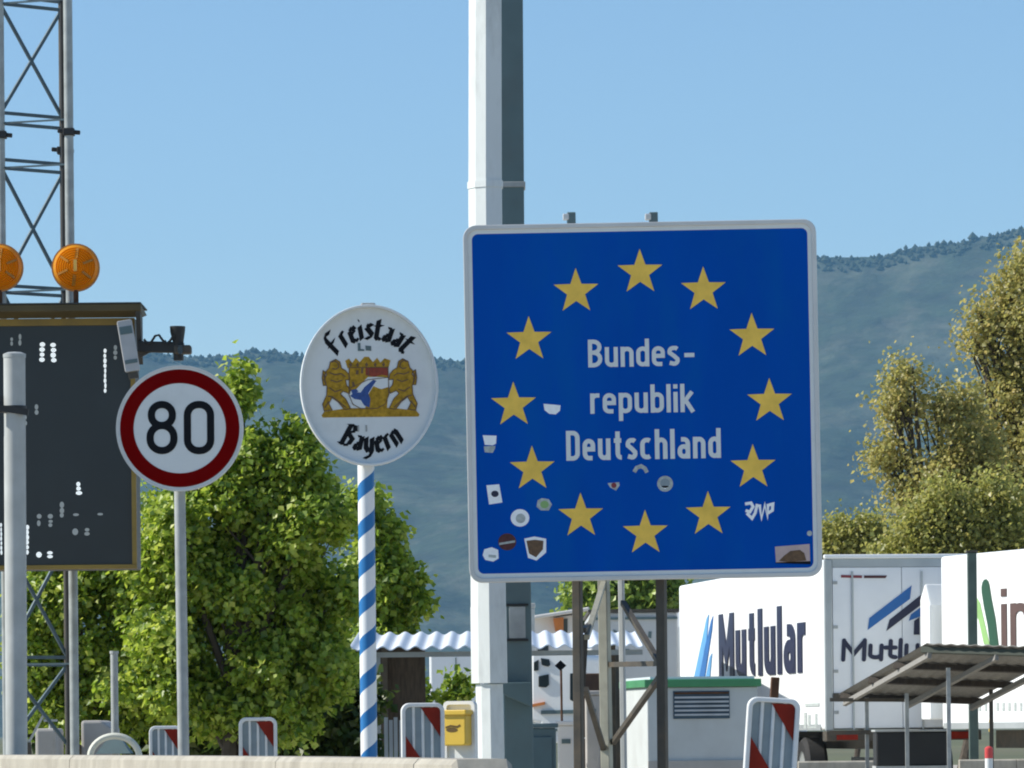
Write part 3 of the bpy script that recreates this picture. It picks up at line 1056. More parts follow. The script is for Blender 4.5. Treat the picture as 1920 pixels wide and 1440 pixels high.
for mir in (0, 1):
    for i, ln in enumerate(([(622, 679), (628, 676), (634, 680), (636, 688), (630, 692), (623, 690)], [(618, 698), (628, 702), (640, 700), (648, 706)], [(620, 712), (632, 716), (642, 712)],
                            [(617, 726), (628, 734), (640, 730)], [(614, 742), (624, 744), (634, 752), (648, 764)], [(608, 764), (616, 752)], [(607, 700), (609, 712)])):
        pl = [(1386 - x, y) if mir else (x, y) for x, y in ln]
        mb = MB()
        mb.ribbon([q2(*p) for p in pl], .0065, f2, 0.0, .0032 + .0002 * i)
        mb.build('outline', st_brown, arms)
for x in (658, 671, 688, 704, 720):
    arm('crown_jewel', [[(x - 3, 684), (x, 679), (x + 3, 684), (x, 688)]], st_brown, .0034)
arm('shading_mark', [[(668, 694), (673, 694), (672, 702), (667, 702)], [(660, 716), (664, 716), (666, 725), (661, 725)], [(678, 690), (682, 690), (681, 700), (677, 700)]], st_brown, .0026)
a, b = P(686, 868, D2 + .07), P(692, 1412, D2 + .07)
d = (b - a) / (a.z - b.z)
po = MB().tube([a + Vector((0, 0, .25)) - d * 0, a, a + d * (a.z + .1)], .048, 28)
o = po.build('pole', stripe, bs, smooth=True)
bo = a + d * a.z
bo.z = 0
o.data.transform(Matrix.Translation(-(bo - wloc(bs))))
o.location = bo - wloc(bs)

# ------------------------------------------------------------------ tall white pole and the dark column behind
D3 = 30.5
k = D3 / F
gp = thing('gantry_pole', 'tall white faceted steel pole rising behind the blue sign', 'pole', (P(915, 1400, D3).x, D3, 0))


PLAN = [(-30, 8), (-17, -15), (2, -27), (30, -19), (31, 16), (4, 30), (-22, 26)]


def column(mbx, pts):
    n = len(PLAN)
    for p, r in pts:
        for a, b in PLAN:
            mbx.v.append(p + Vector((a, b, 0)) * (r / 31))
    for i in range(len(pts) - 1):
        for q in range(n):
            a, b = i * n + q, i * n + (q + 1) % n
            mbx.f.append([a, b, b + n, a + n])
    mbx.f.append(list(range(n))[::-1])
    mbx.f.append([(len(pts) - 1) * n + q for q in range(n)])
    return mbx


ct, cb = P(909, -60, D3), P(917, 1281, D3)
column(MB(), [(P(909, 66.01, D3), 31.4 * k), (ct, 31 * k)]).build('upper_shaft', pole_paint, gp)
column(MB(), [(P(909, 340, D3), 31.8 * k), (P(909, 66, D3), 31.2 * k)]).build('middle_shaft', pole_paint, gp)
column(MB(), [(P(909, 353, D3), 34 * k), (P(909, 340.01, D3), 34 * k)]).build('collar', pole_paint, gp)
column(MB(), [(P(915, 1138, D3), 33.5 * k), (P(909, 353.01, D3), 32 * k)]).build('middle_shaft', pole_paint, gp)
column(MB(), [(cb, 34.5 * k), (P(915, 1138.01, D3), 34.2 * k)]).build('sleeve', pole_paint, gp)
lo = P(917, 1283, D3)
column(MB(), [(Vector((P(921, 1400, D3).x, D3, -.1)), 28 * k), (lo, 26 * k)]).build('lower_shaft', pole_paint, gp)

D4 = 31.3
k4 = D4 / F
dc = thing('steel_column', 'dark grey steel column standing close behind the white pole, with a pale hatch low down', 'column', (P(972, 1400, D4).x, D4, 0))
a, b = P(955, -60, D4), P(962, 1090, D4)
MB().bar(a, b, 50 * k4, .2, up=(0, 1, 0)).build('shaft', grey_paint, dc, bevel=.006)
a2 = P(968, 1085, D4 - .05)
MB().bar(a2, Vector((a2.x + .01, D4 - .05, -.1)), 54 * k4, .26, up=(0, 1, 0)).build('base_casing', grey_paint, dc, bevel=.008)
for y in (349,):
    p = P(958, y, D4)
    MB().obox(p, (1, 0, 0), (0, 1, 0), (0, 0, 1), 54 * k4, .22, .035).build('collar', galv, dc, bevel=.004)
c_ = P(970, 1167, D4 - .182)
MB().obox(c_, (1, 0, 0), (0, 1, 0), (0, 0, 1), .105, .012, .205).build('hatch', galv, dc, bevel=.003)
for y in (1134, 1200):
    p = P(970, y, D4 - .185)
    MB().obox(p, (1, 0, 0), (0, 1, 0), (0, 0, 1), .14, .02, .014).build('strap', black_plastic, dc)
# dark wedge standing in for the slanting shadow cast below the sleeve
mb = MB()
fr_ = Fr(P(948, 1290, D4 - .3), (1, 0, 0), (0, 0, 1))
mb.prism([(-.12, .035), (.16, .035), (.16, -.12), (.02, -.06)], fr_, -.1, .0)
mb.build('bracket', grey_paint, dc, bevel=.004)  # solid piece cut to the outline of that shadow
cb_ = P(1000, 1365, 32.5)
cab = thing('switch_cabinet', 'low dark grey cabinet beside the foot of the white pole', 'cabinet', (cb_.x, 32.5, 0))
x0, x1, zt = P(962, 1365, 32.5).x, P(1042, 1365, 32.5).x, P(1000, 1365, 32.5).z
MB().box(x0, x1, 32.3, 32.7, 0, zt).build('body', grey_paint, cab, bevel=.01)
MB().box(x0 - .015, x1 + .015, 32.28, 32.72, zt + .001, zt + .03).build('lid', grey_paint, cab, bevel=.006)
MB().box((x0 + x1) / 2 - .1, x1 - .03, 32.28, 32.298, .1, zt - .06).build('door', grey_paint, cab, bevel=.003)

# ------------------------------------------------------------------ lattice mast
D5 = 32.2
k5 = D5 / F
ms = thing('lattice_mast', 'tall three sided steel lattice mast behind the message board', 'mast', (P(75, 1400, D5).x, D5, 0))


def zr(y):
    return CAMZ + (1380 - y) * k5


Cb, Ab = P(10, 1380, D5), P(142, 1380, D5)
s_ = (Ab - Cb).length / math.cos(R(20))
lean = Vector((P(-3, 0, D5).x - P(10, 1380, D5).x, 0, 0)) / (zr(0) - zr(1380))
A0 = Vector((Ab.x, D5 - s_ * math.sin(R(20)) * .5, 0))
C0 = Vector((Cb.x, D5 + s_ * math.sin(R(20)) * .5, 0))
B0 = C0 + Vector((s_ * math.cos(R(40)), s_ * math.sin(R(40)), 0))


def mp(b, z):
    return Vector((b.x + lean.x * (z - 1.2), b.y, z))


ztop = zr(-260)
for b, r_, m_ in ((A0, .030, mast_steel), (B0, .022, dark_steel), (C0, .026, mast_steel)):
    MB().tube([mp(b, -.1), mp(b, ztop)], r_, 12).build('chord', m_, ms, smooth=True)
MB().tube([mp(A0 + Vector((-.045, .03, 0)), -.1), mp(A0 + Vector((-.045, .03, 0)), ztop)], .012, 8).build('cable', black_plastic, ms)
lev = [(-240, -225), (-12, 3), (208, 228), (296, 312), (533, 546), (770, 784), (1000, 1014), (1232, 1246)]
for pr in lev:
    for y in pr:
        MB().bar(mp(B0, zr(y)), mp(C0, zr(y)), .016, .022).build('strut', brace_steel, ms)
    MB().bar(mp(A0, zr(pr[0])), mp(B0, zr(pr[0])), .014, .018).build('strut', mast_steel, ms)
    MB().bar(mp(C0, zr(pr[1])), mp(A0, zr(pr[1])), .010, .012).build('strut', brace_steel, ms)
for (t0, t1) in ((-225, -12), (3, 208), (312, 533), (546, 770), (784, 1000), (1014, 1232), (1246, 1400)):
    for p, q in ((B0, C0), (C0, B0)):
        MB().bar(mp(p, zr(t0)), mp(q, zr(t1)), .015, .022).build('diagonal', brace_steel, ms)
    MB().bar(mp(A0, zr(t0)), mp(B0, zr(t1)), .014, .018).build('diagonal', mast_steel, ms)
for b, y in ((A0, 252), (B0, 270), (C0, 250)):
    z = zr(y)
    mb = MB()
    p = mp(b, z)
    mb.obox(p, (1, 0, 0), (0, 1, 0), (0, 0, 1), .075, .075, .05)
    mb.bar(p + Vector((-.075, 0, .01)), p + Vector((.075, 0, -.005)), .028, .028)
    mb.build('clamp', black_plastic, ms, bevel=.006)

# ------------------------------------------------------------------ message board
D6 = 31.4
k6 = D6 / F
vb = thing('message_board', 'dark electronic message board with an ochre frame and two amber lamps on top', 'sign board', (P(60, 1400, D6).x, D6 + .15, 0))
fb = Fr(P(257, 1066, D6), (1, 0, -.001), (-.0075, 0, 1))
W_, H_ = 2.0, 470 * k6


def q6(x, y):
    return fb.px(x, y)


mb = MB()
mb.prism([(-W_, 0), (0, 0), (0, H_), (-W_, H_)], fb, -.34, -.02)
mb.build('housing', board_case, vb, bevel=.008)
mb = MB()
mb.prism([(-W_ + .03, .03), (-.03, .03), (-.03, H_ - .03), (-W_ + .03, H_ - .03)], fb, -.0195, -.005)
mb.build('screen', board_dark, vb)
for nm, pl in (('frame_rail', [(-W_, 0), (0, 0), (0, .028), (-W_, .028)]), ('frame_rail', [(-W_, H_ - .045), (0, H_ - .045), (0, H_), (-W_, H_)]),
               ('frame_stile', [(-.03, .0285), (0, .0285), (0, H_ - .0455), (-.03, H_ - .0455)]), ('frame_stile', [(-W_, .0285), (-W_ + .03, .0285), (-W_ + .03, H_ - .0455), (-W_, H_ - .0455)])):
    mb = MB()
    mb.prism(pl, fb, -.0195, .012)
    mb.build(nm, yellow_frame, vb, bevel=.003)
# visor: sloping lid and cheeks
mb = MB()
for u0, u1 in ((-W_ - .06, .055),):
    a = [fb.at(u0, H_ + .001, .02), fb.at(u1, H_ + .001, .02), fb.at(u1, H_ + .03, .2), fb.at(u0, H_ + .03, .2)]
    a2 = [fb.at(u0, H_ + .045, -.36), fb.at(u1, H_ + .045, -.36), fb.at(u1, H_ + .075, .2), fb.at(u0, H_ + .075, .2)]
    mb.add(a + a2, [(0, 3, 2, 1), (4, 5, 6, 7), (3, 7, 6, 2), (0, 1, 5, 4), (1, 2, 6, 5), (0, 4, 7, 3)])
mb.build('visor', bracket_olive, vb, bevel=.004)
mb = MB()
mb.prism([(-W_ - .06, H_ + .076), (.055, H_ + .076), (.055, H_ + .084), (-W_ - .06, H_ + .084)], fb, -.36, .205)
mb.build('visor_lid', board_case, vb)
for u in (.02, -W_ - .055):
    c0 = [fb.at(u, H_, -.02), fb.at(u, H_ + .03, .19), fb.at(u, H_ - .16, .10), fb.at(u, H_ - .30, -.02)]
    c1 = [p + fb.U * .03 for p in c0]
    MB().add(c0 + c1, [(0, 1, 2, 3), (7, 6, 5, 4), (0, 4, 5, 1), (1, 5, 6, 2), (2, 6, 7, 3), (3, 7, 4, 0)]).build('visor_cheek', board_case, vb)
LED = [(37, 637, 9, 22, 1), (79, 660, 13, 38, 0), (100, 661, 13, 38, 0), (197, 695, 7, 84, 0), (216, 661, 9, 28, 1), (147, 916, 15, 25, 0), (116, 952, 11, 22, 1), (116, 966, 9, 10, 1),
       (73, 968, 12, 9, 1), (94, 968, 12, 9, 1), (73, 981, 13, 13, 1), (94, 981, 14, 14, 1), (143, 965, 14, 5, 1), (187, 964, 16, 4, 1), (141, 997, 13, 13, 1), (163, 997, 15, 15, 1), (51, 1012, 11, 56, 0), (73, 1040, 13, 13, 0), (94, 1040, 14, 14, 0), (47, 788, 10, 22, 1), (68, 768, 9, 20, 1), (2, 1010, 5, 60, 0), (22, 640, 8, 16, 1)]
for x, y, w_, h_, dim in LED:
    u, v = q6(x, y)
    mb = MB()
    nn = max(1, round(h_ / 9))
    for i in range(nn):
        yy = v + ((i + .5) / nn - .5) * h_ * k6
        xx = u + random.uniform(-.06, .06) * w_ * k6
        rx_ = w_ * k6 * random.uniform(.26, .44)
        mb.prism(ell(xx, yy, rx_, max(h_ / nn * k6 * random.uniform(.42, .56), .008), 10), fb, -.005, -.0035 + .0002 * (i % 3))
    mb.build('led_cluster', led_dim if dim else led_white, vb)
for x in (142, -1):
    lp = bpy.data.objects.new('warning_lamp', None)
    COL.objects.link(lp)
    lp.parent = vb
    cl = P(x, 502, D6 - .02)
    lp.location = cl - wloc(vb)
    ax = Vector((.05, -1, 0)).normalized()
    r0 = 43 * k6
    mb = MB()
    prof = [(r0 * .99, -.03), (r0, .0), (r0 * .97, .02), (r0 * .9, .03)]
    for i in range(9):
        rr = r0 * (.86 - i * .1)
        zz = .03 + .05 * (1 - (rr / r0) ** 2)
        prof += [(rr, zz + .006), (max(rr - r0 * .05, .0005), zz - .005)]
    mb.lathe(prof, cl, ax, 36)
    mb.lathe([(r0 * .99, -.03), (r0 * .8, -.07), (r0 * .4, -.095), (.001, -.1)], cl, ax, 36)
    mb.build('lens', amber, lp, smooth=True)
    mb = MB()
    mb.lathe([(r0 * .97, -.012), (r0 * 1.05, -.012), (r0 * 1.05, .012), (r0 * .97, .012), (r0 * .97, -.012)], cl, ax, 36)
    mb.build('rim', mat('amber_rim', (.55, .24, .05), .4, 0, .2, 20), lp)
    sd_ = Vector((1, .05, 0))
    for a_ in range(6):
        an = a_ * math.pi / 3 + .4
        p0 = cl + (sd_ * math.cos(an) + Vector((0, 0, 1)) * math.sin(an)) * r0 * .35 + ax * .072
        p1 = cl + (sd_ * math.cos(an) + Vector((0, 0, 1)) * math.sin(an)) * r0 * .8 + ax * .045
        MB().bar(p0, p1, .02, .014).build('lens_rib', mat('amber_dark', (.42, .17, .008), .35, 0, .25, 25), lp)
    mb = MB()
    mb.bar(cl + ax * .088 + Vector((0, 0, -.03)), cl + ax * .088 + Vector((0, 0, .045)), .022, .012)
    mb.build('bulb_spot', mat('amber_bright', (.85, .5, .1), .3, 0, .1, 9), lp)
    MB().tube([cl - Vector((0, 0, r0 * .95)), Vector((cl.x, cl.y, fb.at(0, H_ + .07).z))], .017, 10).build('stalk', rust, lp)
# aerial panel at the corner
ap = bpy.data.objects.new('aerial_panel', None)
COL.objects.link(ap)
ap.parent = vb
apc = P(241, 648, D6 - .28)
ap.location = apc - wloc(vb)
ff_ = Fr(apc, (1, .1, .16), (-.16, 0, 1))
MB().prism(rrect(-.048, -.165, .048, .165, .012), ff_, -.05, 0).build('body', mat('aerial_grey', (.42, .43, .43), .5, 0, .08, 9), ap, bevel=.004)
for v0, v1 in ((.075, .125), (-.115, -.09)):
    MB().prism([(-.04, v0), (.04, v0), (.04, v1), (-.04, v1)], ff_, 0.0005, .004).build('slot', grey_paint, ap)
MB().prism([(-.03, -.21), (.03, -.21), (.03, -.17), (-.03, -.17)], ff_, -.05, -.01).build('bracket', dark_steel, ap)
# traffic camera on an arm
tcam = bpy.data.objects.new('traffic_camera', None)
COL.objects.link(tcam)
tcam.parent = vb
tc0 = P(335, 650, D6 - .1)
tcam.location = tc0 - wloc(vb)
MB().bar(P(258, 650, D6 - .1), P(345, 652, D6 - .1), .06, .07).build('arm', black_plastic, tcam, bevel=.008)
MB().bar(P(262, 668, D6 - .1), P(312, 640, D6 - .1), .022).build('stay', dark_steel, tcam)
MB().tube([P(333, 612, D6 - .1), P(333, 622, D6 - .1), P(334, 640, D6 - .1), P(335, 676, D6 - .1)], [.05, .048, .036, .032], 14).build('turret', black_plastic, tcam, smooth=True)
MB().obox(P(343, 656, D6 - .13), (1, 0, 0), (0, 1, 0), (0, 0, 1), .11, .12, .055).build('body', dark_steel, tcam, bevel=.012)
MB().prism(ell(0, 0, .017, .03, 14), Fr(P(338, 656, D6 - .2), (1, 0, 0), (0, 0, 1)), -.01, .004).build('lens', glass_dark, tcam)
pa = []
for t_ in range(9):
    pa.append(P(270 + t_ * 7, 636 + 9 * math.sin(t_ * 1.3), D6 - .16))
MB().tube(pa, .008, 6).build('cable', black_plastic, tcam)

# ------------------------------------------------------------------ left lamp post
D7 = 27.0
k7 = D7 / F
lpo = thing('steel_post', 'thick galvanised steel post in front of the message board at the left edge', 'post', (P(30, 1400, D7).x, D7, 0))
a, b = P(27, 664, D7), P(31, 1400, D7)
d = (b - a) / (a.z - b.z)
MB().tube([a, a + d * (a.z + .1)], 20.5 * k7, 24).build('pole', galv_pale, lpo, smooth=True)
MB().lathe([(.0005, .014), (.04, .01), (21.5 * k7, .0), (21.5 * k7, -.02), (20 * k7, -.02)], a, (0, 0, 1), 24).build('cap', galv, lpo, smooth=True)
p = P(28, 768, D7)
mb = MB()
mb.tube([p + Vector((0, 0, -.02)), p + Vector((0, 0, .02))], 22 * k7, 24)
mb.bar(p + Vector((-.16, -.05, .02)), p + Vector((.08, -.06, -.02)), .024, .035)
mb.build('clamp', black_plastic, lpo)
MB().bar(p + Vector((-.22, .0, .03)), p + Vector((-.05, 0, .03)), .03, .09).build('side_bracket', black_plastic, lpo)

# ------------------------------------------------------------------ concrete barriers
def barrier(p, q, h, label, group, m=concrete, wtop=.11, wbot=.26, end=0.0):
    p, q = Vector(p), Vector(q)
    L = (q - p).length
    root_loc = Vector(((p.x + q.x) / 2, (p.y + q.y) / 2, 0))
    d = (q - p).normalized()
    nrm = Vector((d.y, -d.x, 0))
    prof = [(-wbot, 0), (-wbot, .08), (-wtop - .03, .32), (-wtop, h - .02), (-wtop + .02, h), (wtop - .02, h), (wtop, h - .02), (wtop + .03, .32), (wbot, .08), (wbot, 0)]
    mb = MB()
    n = len(prof)
    st = [0, .012, L - .012, L]
    sc = [.985, 1, 1, .985]
    zs = [1, 1, 1, 1]
    if end:
        st = [0, .012, L - end, L]
        zs = [1, 1, 1, .35]
    for s_, c_, z_ in zip(st, sc, zs):
        for a, z in prof:
            mb.v.append(p + d * s_ + nrm * a * c_ + Vector((0, 0, z * z_ if z > .32 else z)))
    for i in range(3):
        for j in range(n):
            a, b = i * n + j, i * n + (j + 1) % n
            mb.f.append([a, b, b + n, a + n])
    mb.f.append(list(range(n))[::-1])
    mb.f.append([3 * n + j for j in range(n)])
    o = mb.build('concrete_barrier', m)
    solo(o, root_loc)
    return tag(o, label, 'barrier', group)


def ptop(px, py, D):
    v = P(px, py, D)
    return v


GB = 'concrete barrier blocks along the roadside'
HB = 1.10


def on_h(px, z, D):   # ground position under a pixel column
    v = P(px, 1400, D)
    return Vector((v.x, D, 0))


Bp = [on_h(-160, 0, 27.6), on_h(170, 0, 24.3), on_h(563, 0, 20.6), on_h(829, 0, 18.0), on_h(968, 0, 16.8)]
labs = ['concrete barrier block at the bottom left corner under the steel post', 'concrete barrier block below the round 80 sign', 'concrete barrier block below the striped pole', 'last concrete barrier block sloping down to the ground by the white pole']
for i in range(4):
    p, q = Bp[i], Bp[i + 1]
    e = (q - p).normalized() * .008
    barrier(p + e, q - e, HB, labs[i], GB, end=.55 if i == 3 else 0)

GB2 = 'low barrier blocks in front of the trailers'
xs_ = [1496, 1650, 1798, 1862, 1905, 1990]
lb2 = ['pale low barrier block beside the leaning striped marker', 'low barrier block behind the black container', 'low pale block right of the canopy posts', 'short pale block behind the red and white bollard', 'pale block at the bottom right corner']
for i in range(5):
    if i == 1:
        continue
    D = 68.2
    p, q = on_h(xs_[i], 0, D), on_h(xs_[i + 1] - (1 if i < 4 else 0), 0, D)
    barrier(p, q, CAMZ - (1424 - 1361) * D / F, lb2[i], GB2, concrete, .1, .2)

# ------------------------------------------------------------------ striped hazard markers
GM = 'red and white striped marker panels behind the barrier'


def hazard_marker(label):
    r = thing('hazard_marker', label, 'marker panel', group=GM)
    w2, h0, h1 = .128, .30, 1.36
    fr = FRONT
    rc = .05
    outer = [(w2, h0)] + arc(w2 - rc, h1 - rc, rc, rc, 0, 90, 6) + arc(-w2 + rc, h1 - rc, rc, rc, 90, 180, 6) + [(-w2, h0)]
    iw = w2 - .024
    inner = [(iw, h0 + .024)] + arc(iw - .03, h1 - .024 - .03, .03, .03, 0, 90, 6) + arc(-iw + .03, h1 - .024 - .03, .03, .03, 90, 180, 6) + [(-iw, h0 + .024)]
    MB().ring(outer, inner, fr, -.03, .03).build('rim', marker_white, r, False, bevel=.006)
    MB().box(-iw - .003, iw + .003, .0, .02, h0 + .02, h1 - .02).build('web', marker_web, r, False)
    for x in (-.055, 0.0, .055):
        MB().tube([(x, -.004, h0 + .024), (x, -.004, h1 - .024)], .009, 8).build('rib', marker_white, r, False)
    for i in range(3):
        o0 = h1 + .27 - i * .62
        o1 = o0 - .315
        pl = clip([(-.6, o1 + .9), (.6, o1 - .9), (.6, o0 - .9), (-.6, o0 + .9)], -iw + .001, h0 + .025, iw - .001, h1 - .027)
        if len(pl) >= 3:
            MB().prism(pl, fr, .001, .016).build('red_stripe', marker_red, r, False)
    MB().box(-.035, .035, -.02, .025, .1, h0 - .001).build('stem', rubber, r, False)
    MB().box(-.2, .2, -.38, .38, 0, .1).build('foot', rubber, r, False, bevel=.02)
    MB().box(-.02, .02, -.012, .03, h1 + .001, h1 + .10).build('lamp_stem', rust, r, False, bevel=.004)
    return r


hm0 = hazard_marker('large leaning red and white striped marker in front of the green trimmed kiosk')
places = [(1449, 23.6, 1307, R(4.2), R(3)), (793, 28.8, 1318, R(1), R(6)), (484, 32.6, 1345, R(.5), R(4)), (311, 37.5, 1361, R(.5), R(4))]
mlab = [None, 'red and white striped marker beside the yellow box', 'red and white striped marker right of the 80 sign pole', 'small red and white striped marker half hidden by the 80 sign pole']
for i, (px, D, py, lean_, yaw) in enumerate(places):
    o = hm0 if i == 0 else copy_tree(hm0)
    if i:
        o['label'] = mlab[i]
    zt = P(px, py, D).z
    o.location = (P(px, 1400, D).x - (.09 if i == 0 else 0), D, zt - 1.36)
    o.rotation_euler = (0, lean_ if i == 0 else 0, yaw)
    if i:
        for ch in list(o.children):
            if ch.name.startswith('lamp_stem'):
                bpy.data.objects.remove(ch)

# yellow box on its white panel
D8 = 29.6
k8 = D8 / F
yb = thing('yellow_box', 'yellow box with a dark mark hung on a white framed board', 'box', (P(862, 1400, D8).x, D8, 0))
fy = Fr(P(862, 1365, D8), (1, -.5, 0), (-.008, 0, 1))
k8 *= 1.1
mb = MB()
mb.ring(rrect(-30 * k8, -1.1, 30 * k8, 46 * k8, .03), rrect(-24 * k8, -1.08, 24 * k8, 40 * k8, .02), fy, -.03, .01)
mb.build('frame', marker_white, yb)
MB().prism([(-24 * k8, -1.08), (24 * k8, -1.08), (24 * k8, 40 * k8), (-24 * k8, 40 * k8)], fy, -.02, -.01).build('back_board', sign_white, yb)
MB().prism(rrect(-21 * k8, -30 * k8, 24 * k8, 24 * k8, .02), fy, -.0095, .09).build('body', yellow_paint, yb, bevel=.008)
MB().prism(rrect(-23 * k8, 22 * k8, 27 * k8, 31 * k8, .012), fy, -.0095, .105).build('hood', yellow_paint, yb, bevel=.006)
mb = MB()
mb.prism(ell(-2 * k8, -3 * k8, 11 * k8, 4 * k8, 16), fy, .09, .0915)
mb.ribbon([(-14 * k8, 1 * k8), (-4 * k8, 4 * k8), (8 * k8, 2 * k8), (14 * k8, 5 * k8)], .011, fy, .09, .092)
mb.build('emblem', mat('emblem_dark', (.12, .07, .012), .5), yb)

# ------------------------------------------------------------------ corrugated carport
DS = 48.0
k = DS / F
sh_ = thing('carport', 'open carport with a pale corrugated roof behind the striped pole', 'shelter', (P(900, 1400, DS).x, DS + 1.5, 0))
xl, xr = P(655, 1215, DS).x, P(1205, 1215, DS).x
zf, zb_ = P(900, 1213, DS).z, P(900, 1186, 51).z
mb = MB()
nseg = 288
per = 31 * k
for j, (y, z) in enumerate(((DS, zf), (51.0, zb_))):
    for dz in (0, -.012):
        for i in range(nseg + 1):
            x = xl + (xr - xl) * i / nseg
            mb.v.append(Vector((x, y, z + dz + .018 * math.cos(2 * math.pi * (x - xl) / per))))
n1 = nseg + 1
for i in range(nseg):
    mb.f += [[i, i + 1, 2 * n1 + i + 1, 2 * n1 + i], [n1 + i + 1, n1 + i, 3 * n1 + i, 3 * n1 + i + 1], [i + 1, i, n1 + i, n1 + i + 1], [2 * n1 + i, 2 * n1 + i + 1, 3 * n1 + i + 1, 3 * n1 + i]]
mb.build('roof', roof_sheet, sh_)
bz = zf - .042
MB().box(xl + .1, xr, DS + .05, DS + .13, bz - .05, bz).build('front_beam', mat('beam_grey', (.30, .31, .29), .7, 0, .15, 5), sh_)
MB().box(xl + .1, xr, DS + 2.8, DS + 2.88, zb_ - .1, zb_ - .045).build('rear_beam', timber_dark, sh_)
for px in (708, 935, 1160):
    x = P(px, 1300, DS + .1).x
    MB().box(x - .03, x + .03, DS + .06, DS + .12, -.05, bz - .051).build('post', galv if px == 708 else dark_steel, sh_)
    MB().box(x - .03, x + .03, DS + 2.8, DS + 2.86, -.05, zb_ - .101).build('post', dark_steel, sh_)
x0, x1 = P(700, 1300, 51).x, P(798, 1300, 51).x
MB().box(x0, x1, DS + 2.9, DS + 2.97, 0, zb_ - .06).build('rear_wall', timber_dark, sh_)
# stored things under the roof
plank = mat('grey_planks', (.34, .38, .41), .7, 0, .2, 6, stretch=(1, 1, .2))
st = thing('pallet', 'grey planks of a pallet standing on edge by the striped marker', 'pallet', (P(735, 1400, 46).x, 46, 0))
for i, px in enumerate((724, 733, 742, 752)):
    x = P(px, 1380, 46).x
    zt = P(px, 1345 + (i % 2) * 5, 46).z
    MB().box(x - .018, x + .018, 46, 46.03, 0, zt).build('plank', plank, st)
x0, x1 = P(720, 1380, 46).x, P(757, 1380, 46).x
for z in (.25, .9):
    MB().box(x0, x1, 46.031, 46.07, z, z + .06).build('batten', plank, st)


stone = mat('grey_stone', (.30, .31, .32), .9, 0, .3, 5, .6, dirt=(.06, .07, .05), dscale=4, damt=.8)
stone_pale = mat('pale_stone', (.55, .53, .52), .9, 0, .25, 6, .5, dirt=(.2, .18, .16), dscale=5, damt=.6)
# ------------------------------------------------------------------ white van side behind the carport
vn = thing('delivery_van', 'white box van seen under the carport roof', 'van', (P(858, 1400, 66).x, 67, 0))
x0, x1 = P(806, 1300, 66).x, P(905, 1300, 66).x
zt, zb2 = P(860, 1222, 66).z, .45
MB().box(x0, x1, 65.9, 69.5, zb2, zt).build('cargo_box', trailer_white, vn, bevel=.03)
MB().box(x0 + .1, x1 - .1, 69.51, 71.0, .45, zt - .35).build('cab', trailer_white, vn, bevel=.08)
for sx in (x0 + .12, x1 - .12):
    for y in (66.8, 70.4):
        MB().lathe([(.001, -.1), (.33, -.1), (.36, -.06), (.36, .06), (.33, .1), (.001, .1)], (sx, y, .36), (1, 0, 0), 20).build('wheel', rubber, vn)
MB().box(x0 + .02, x1 - .02, 65.8, 65.88, .35, .5).build('bumper', dark_steel, vn)
MB().box((x0 + x1) / 2 - .006, (x0 + x1) / 2 + .006, 65.885, 65.899, .5, zt - .08).build('door_seam', grey_paint, vn)

# ------------------------------------------------------------------ white camper under the carport roof
DC = 58.0
kc = DC / F
cp = thing('camper', 'white motor camper with small dark windows under the corrugated roof', 'camper', (P(1030, 1400, DC).x, DC + 2, 0))
fc = Fr(P(995, 1370, DC), (.985, -.17, 0), (0, 0, 1))


def qc(x, y):
    return fc.px(x, y)


zz0 = qc(1000, 1350)[1]
pl = [qc(995, 1352), qc(1012, 1355), qc(1015, 1392), qc(1090, 1395), qc(1090, 1235), qc(1084, 1225), qc(996, 1225)]
mb = MB()
mb.prism(pl, fc, -2.0, 0)
mb.build('body', trailer_white, cp, bevel=.03)
for pl in ([(1001, 1242), (1010, 1237), (1010, 1257), (1001, 1258)], [(1014, 1234), (1030, 1236), (1032, 1247), (1028, 1250), (1016, 1247)], [(1010, 1268), (1029, 1264), (1030, 1284), (1024, 1289), (1010, 1288)], [(1069, 1263), (1076, 1262), (1076, 1316), (1069, 1312)]):
    MB().prism([qc(*p) for p in pl], fc, .001, .02).build('window', glass_dark, cp, bevel=.006)
MB().prism([qc(996, 1321), qc(1022, 1316), qc(1022, 1321), qc(997, 1326)], fc, .001, .05).build('trim', orange_paint, cp)
MB().prism([qc(1015, 1332), qc(1080, 1331), qc(1080, 1338), qc(1015, 1339)], fc, .001, .03).build('trim', grey_paint, cp)
MB().prism([qc(1012, 1366), qc(1090, 1366), qc(1090, 1371), qc(1012, 1371)], fc, .001, .03).build('trim', grey_paint, cp)
for px in (1035, 1070):
    u, v = qc(px, 1400)
    MB().lathe([(.001, -.1), (.28, -.1), (.32, -.06), (.32, .06), (.28, .1), (.001, .1)], fc.at(u, .33 - fc.O.z, -.14), fc.N, 20).build('wheel', rubber, cp)
ds = thing('diamond_sign', 'small black diamond sign on a thin rod in front of the white camper', 'sign', (P(1052, 1400, 55).x, 55, 0))
kd = 55 / F
fd = Fr(P(1051, 1248, 55), (1, 0, 0), (0, 0, 1))
MB().prism([(-11 * kd, 0), (0, -10 * kd), (11 * kd, 0), (0, 10 * kd)], fd, -.01, .01).build('panel', sign_black, ds)
p = P(1052, 1256, 55.02)
MB().tube([p, (p.x + .01, 55.02, -.05)], .013, 8).build('rod', rust, ds)

# ------------------------------------------------------------------ white house, grey box truck
hs = thing('white_house', 'white house with a shallow roof and an orange awning above the carport roof', 'house', (P(1035, 1400, 100).x, 103, 0))
fh = Fr(P(1030, 1370, 100), (1, .06, 0), (0, 0, 1))


def qh(x, y):
    return fh.px(x, y)


